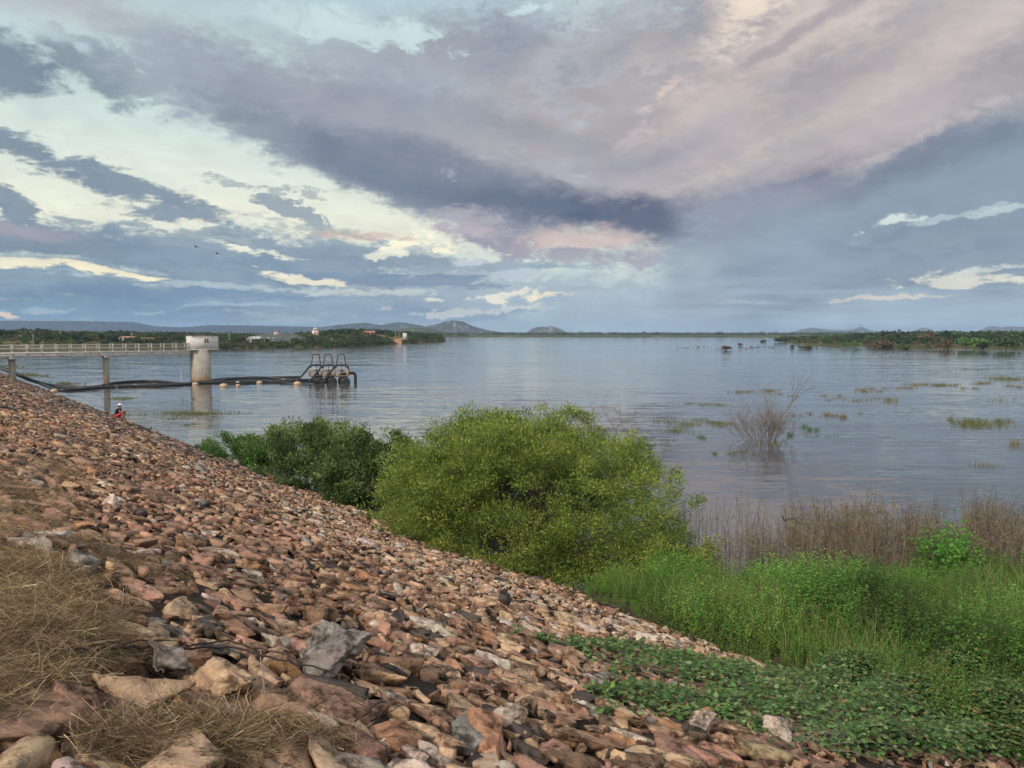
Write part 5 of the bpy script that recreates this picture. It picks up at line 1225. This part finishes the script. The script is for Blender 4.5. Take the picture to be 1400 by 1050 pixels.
house(379,452.5,4,110,4,MW,MT,'little hut high on the ridge left of the belfry',4,.4,1)
house(506,455,14,70,6,MB,MT,'unplastered brick house on the knoll left of the dirt track',8,.35,3)
house(501,455.5,5,76,4,MW,MT,'pale annex at the left end of the brick house',6,.3,1)
d = sd(432,90); x = (432-700)/1050*d; z0 = land_left(x,d); top = EYE+(456-448)/1050*d
rt = empty('belfry', (x,d,z0), label='pinkish white stepped church tower on the ridge', cat='church'); g = G(); H = top-z0
box(g, (0,0,H*.35), (3.0,3.0,H*.7)); box(g, (0,0,H*.78), (2.0,2.0,H*.16)); g.obj('tower_wall', mat('pink_wash', (.55,.45,.41), .9, .1, noise=(.6,.1)), rt)
g = G(); box(g, (0,0,H*.93), (2.2,2.2,H*.14), taper=.3); g.obj('roof', MW, rt); g = G(); box(g, (0,-1.02,H*.78), (.6,.05,.8)); box(g,(0,-1.52,H*.45),(.7,.05,1.)); g.obj('window', M['dark'], rt)
d = sd(554,40); x = (554-700)/1050*d; z0 = land_left(x,d); top = EYE+(456-455.2)/1050*d
rt = empty('water_tank', (x,d,z0-.2), label='tall square white block at the top of the dirt track', cat='water tank'); g = G(); box(g, (0,0,(top-z0)/2), (2.2,2.2,top-z0)); g.obj('tank_wall', MW, rt); g = G(); box(g, (0,0,top-z0+.12), (2.4,2.4,.2)); g.obj('lid', MR, rt)
def pole(px, yt, k, label, arm=True):
    d = sd(px,k); x = (px-700)/1050*d; z0 = land_left(x,d); top = EYE+(456-yt)/1050*d; rt = empty('utility_pole', (x,d,z0-.3), label=label, cat='pole'); g = G(); tube(g, [(0,0,0),(0,0,top-z0+.3)], [.17,.12], 6, (.34,.32,.28)); g.obj('post', M['steel'], rt)
    if arm: g = G(); box(g, (0,0,top-z0), (1.6,.12,.12), 0, (.3,.28,.25)); g.obj('crossarm', M['steel'], rt)
for a in ((314,455.5,35,'pale utility pole on the shore right of the tower'),(84,449,60,'utility pole behind the trees at left'),(181,455,50,'utility pole beside the red-roofed pale house'),(541,453,50,'utility pole left of the dirt track'),(546,453.5,46,'utility pole close beside the dirt track'),(362,461,25,'short utility pole before the big farmhouse'),(454,462,12,'short pole on the shore below the knoll'),(400,455,100,'thin pole on the ridge left of the belfry')): pole(*a)
# a thin drift of smoke by the farmhouse
d = sd(385,34); x = (385-700)/1050*d; g = G(); V = []
bm = bmesh.new(); bmesh.ops.create_icosphere(bm, subdivisions=3, radius=1)
Vs, Fs = to_arrays(bm); Vs = Vs*(1+.25*fbm2(Vs[:,0]*2+5,Vs[:,1]*2+Vs[:,2]*2,3))[:,None]*np.array([12,7,2.6]); Vs[:,2] += Vs[:,0]*-.06
g.add(Vs, Fs); msm = bpy.data.materials.new('smoke'); msm.use_nodes = True; t = msm.node_tree; t.nodes.remove(t.nodes['Principled BSDF']); pv = t.nodes.new('ShaderNodeVolumePrincipled'); pv.inputs['Density'].default_value = .02; pv.inputs['Color'].default_value = (.85,.9,.95,1)
t.links.new(pv.outputs[0], t.nodes['Material Output'].inputs['Volume']); g.obj('smoke', msm, kind='stuff', label='thin pale smoke drifting low beside the white farmhouse', loc=(x,d,3.6))
# --- the angler ------------------------------------------------------------------------
def skin_mesh(name, verts, edges, radii, m, parent, root=0, sub=2):
    me = bpy.data.meshes.new(name); me.from_pydata(verts, edges, []); o = bpy.data.objects.new(name, me); C.objects.link(o)
    md = o.modifiers.new('skin','SKIN'); md.use_smooth_shade = True; s_ = o.modifiers.new('sub','SUBSURF'); s_.levels = s_.render_levels = sub
    for i, r in enumerate(radii):
        v = me.skin_vertices[0].data[i]; v.radius = (r, r) if not isinstance(r, tuple) else r; v.use_root = (i == root)
    me.materials.append(m); dg = bpy.context.evaluated_depsgraph_get(); em = bpy.data.meshes.new_from_object(o.evaluated_get(dg)); o.modifiers.clear(); o.data = em; o.parent = parent; return o
mskin = mat('skin', (.30,.165,.11), .55, .35); mblk = mat('black_shirt', (.012,.012,.015), .9, .1); mred = mat('red_shorts', (.42,.05,.06), .85, .15, noise=(8,.2)); mcap = mat('white_cap', (.75,.76,.78), .8, .2); mhair = mat('dark_hair', (.02,.015,.012), .8, .2)
px_, py_ = 164.5, 577; q = gz(px_, py_); s_, t_ = st(*q); ax_, ay_ = q[0]-.1, q[1]
fz = max(.05, 4-TAN*s_)+.06
person = empty('person', (ax_, ay_, fz), R(8), label='person in black shirt, red shorts and white cap sitting at the waterline fishing', cat='person')
# local: +x is towards the water (right in the photograph), seated on a stone, knees raised, leaning slightly forward
V = [(-.22,0,.26),(-.21,0,.42),(-.15,0,.60),(-.10,0,.70),(-.06,0,.79),                              # 0-4 pelvis, waist, chest, shoulders, neck
     (-.20,.10,.25),(.22,.14,.50),(.16,.13,.16),(.19,.13,.03),(.32,.14,.02),                       # 5-9 left hip, knee, shin, heel, toe
     (-.20,-.10,.25),(.20,-.16,.49),(.13,-.15,.16),(.16,-.15,.03),(.29,-.17,.02),                  # 10-14 right
     (-.09,.17,.69),(.04,.22,.52),(.25,.12,.56),(-.09,-.17,.69),(.05,-.23,.52),(.27,-.06,.57)]     # 15-20 shoulder, elbow, wrist (left, right)
E = [(0,1),(1,2),(2,3),(3,4),(0,5),(5,6),(6,7),(7,8),(8,9),(0,10),(10,11),(11,12),(12,13),(13,14),(3,15),(15,16),(16,17),(3,18),(18,19),(19,20)]
Rr = [.13,.12,.135,.10,.05,.09,.062,.045,.035,.028,.09,.062,.045,.035,.028,.055,.04,.028,.055,.04,.028]
body = skin_mesh('body', V, E, Rr, mskin, person)
hd = G(); bm = bmesh.new(); bmesh.ops.create_uvsphere(bm, u_segments=20, v_segments=14, radius=.105)
for v in bm.verts:
    v.co.x *= .98; v.co.y *= .80; v.co.z *= 1.18
    if v.co.z < -.03: v.co.y *= .85
    if v.co.x > .08 and abs(v.co.y) < .03 and -.03 < v.co.z < .02: v.co.x += .022
Vh, Fh = to_arrays(bm); hd.add(Vh + np.array([-.03,0,.90]), Fh)
for s_y in (-1,1): box(hd, (-.04,s_y*.086,.90), (.035,.015,.05))
h_ = hd.obj('head', mskin, person, smooth=True)
g = G()
for s_y in (-1,1): lathe(g, (.062,s_y*.032,.905), [(0,-.008),(.010,0),(0,.008)], 8)
g.obj('eyes', mhair, h_); g = G(); box(g, (.069,0,.850), (.012,.045,.008)); g.obj('mouth', mred, h_)
g = G(); lathe(g, (-.05,0,.90), [(.088,-.05),(.100,.0),(.098,.03)], 16); g.obj('hair', mhair, h_)
g = G(); lathe(g, (-.035,0,.935), [(.108,-.01),(.110,.03),(.095,.07),(.06,.098),(0,.108)], 20); box(g, (.10,0,.935), (.12,.13,.014)); g.obj('cap', mcap, person, smooth=False)
skin_mesh('shirt', [(-.22,0,.30),(-.215,0,.42),(-.155,0,.60),(-.105,0,.70),(-.09,.17,.69),(-.01,.205,.60),(-.09,-.17,.69),(-.01,-.21,.60)], [(0,1),(1,2),(2,3),(3,4),(4,5),(3,6),(6,7)], [.155,.145,.16,.12,.075,.062,.075,.062], mblk, person)
skin_mesh('shorts', [(-.22,0,.25),(-.20,.10,.25),(.05,.125,.40),(.19,.135,.475),(-.20,-.10,.25),(.04,-.14,.39),(.17,-.155,.465)], [(0,1),(1,2),(2,3),(0,4),(4,5),(5,6)], [.15,.115,.10,.088,.115,.10,.088], mred, person)
def hand(wr, tip, name='hand'):
    wr = Vector(wr); d = (Vector(tip)-wr).normalized(); side = d.cross(Vector((0,0,1))).normalized(); upv = side.cross(d)
    Vv = [tuple(wr), tuple(wr+d*.05)]; Ee = [(0,1)]; Rr_ = [.022,.026]
    for i, ln in enumerate((.066,.074,.070,.055)):
        b_ = wr + d*.075 + side*(i-1.5)*.019; k = len(Vv); Vv += [tuple(b_), tuple(b_+d*ln*.5), tuple(b_+d*ln*.75-upv*ln*.4), tuple(b_+d*ln*.5-upv*ln*.7)]; Ee += [(1,k),(k,k+1),(k+1,k+2),(k+2,k+3)]; Rr_ += [.011,.009,.008,.007]
    k = len(Vv); Vv += [tuple(wr+d*.03-side*.03), tuple(wr+d*.065-side*.042-upv*.02), tuple(wr+d*.085-side*.03-upv*.035)]; Ee += [(0,k),(k,k+1),(k+1,k+2)]; Rr_ += [.012,.010,.008]
    return skin_mesh(name, Vv, Ee, Rr_, mskin, person, 0, 1)
hand((.25,.12,.56),(.36,.07,.56)); hand((.27,-.06,.57),(.38,-.03,.56))
g = G(); tube(g, smooth([(.20,-.02,.50),(.40,-.02,.53),(1.0,-.05,.56),(1.9,-.1,.50)],4), np.linspace(.013,.004,13), 6, (.03,.03,.03)); fr = g.obj('fishing_rod', M['steel'], label='dark fishing rod held out over the water by the seated person', cat='fishing rod', loc=(ax_,ay_,fz)); fr.rotation_euler = (0,0,R(8))
g = G(); lathe(g, (0,0,0), [(0,-.02),(.03,-.02),(.03,.02),(0,.02)], 12, DKM); rl = g.obj('reel', M['steel'], fr); rl.location = (.36,-.02,.49)
# --- two birds ---------------------------------------------------------------------------
def bird(px, py, d, span, bank, label):
    p = at(px, py, d); g = G(); c = (.04,.04,.045)
    tube(g, [(-.22,0,0),(-.12,0,.01),(0,0,.015),(.12,0,.01),(.2,0,.02),(.26,0,.01)], [.02,.06,.075,.05,.035,.01], 8, c); g.add([(-.2,0,.01),(-.42,.07,.0),(-.42,-.07,.0),(-.3,0,.02)], [[0,1,2],[0,3,1]], c)
    o = empty('bird', p, R(70), label=label, cat='bird', group='birds flying under the clouds'); o.rotation_euler = (bank,0,R(80)); g.obj('body', M['bark'], o)
    for s_ in (-1,1):
        g = G(); g.add([(.10,0,.02),(-.10,0,.02),(.13,s_*span*.22,.13),(-.07,s_*span*.22,.12),(-.02,s_*span*.5,.05),(-.08,s_*span*.47,.05),(.10,0,.035),(.13,s_*span*.22,.145),(-.02,s_*span*.5,.055)], [[0,2,3,1],[2,4,5,3],[6,1,3,7],[7,3,5,8],[0,6,7,2],[2,7,8,4]], c); g.obj('wing', M['bark'], o)
bird(272,339,95,.95,.5,'left higher one of the two small dark birds under the clouds'); bird(300,348,95,.8,.3,'right lower one of the two small dark birds under the clouds')
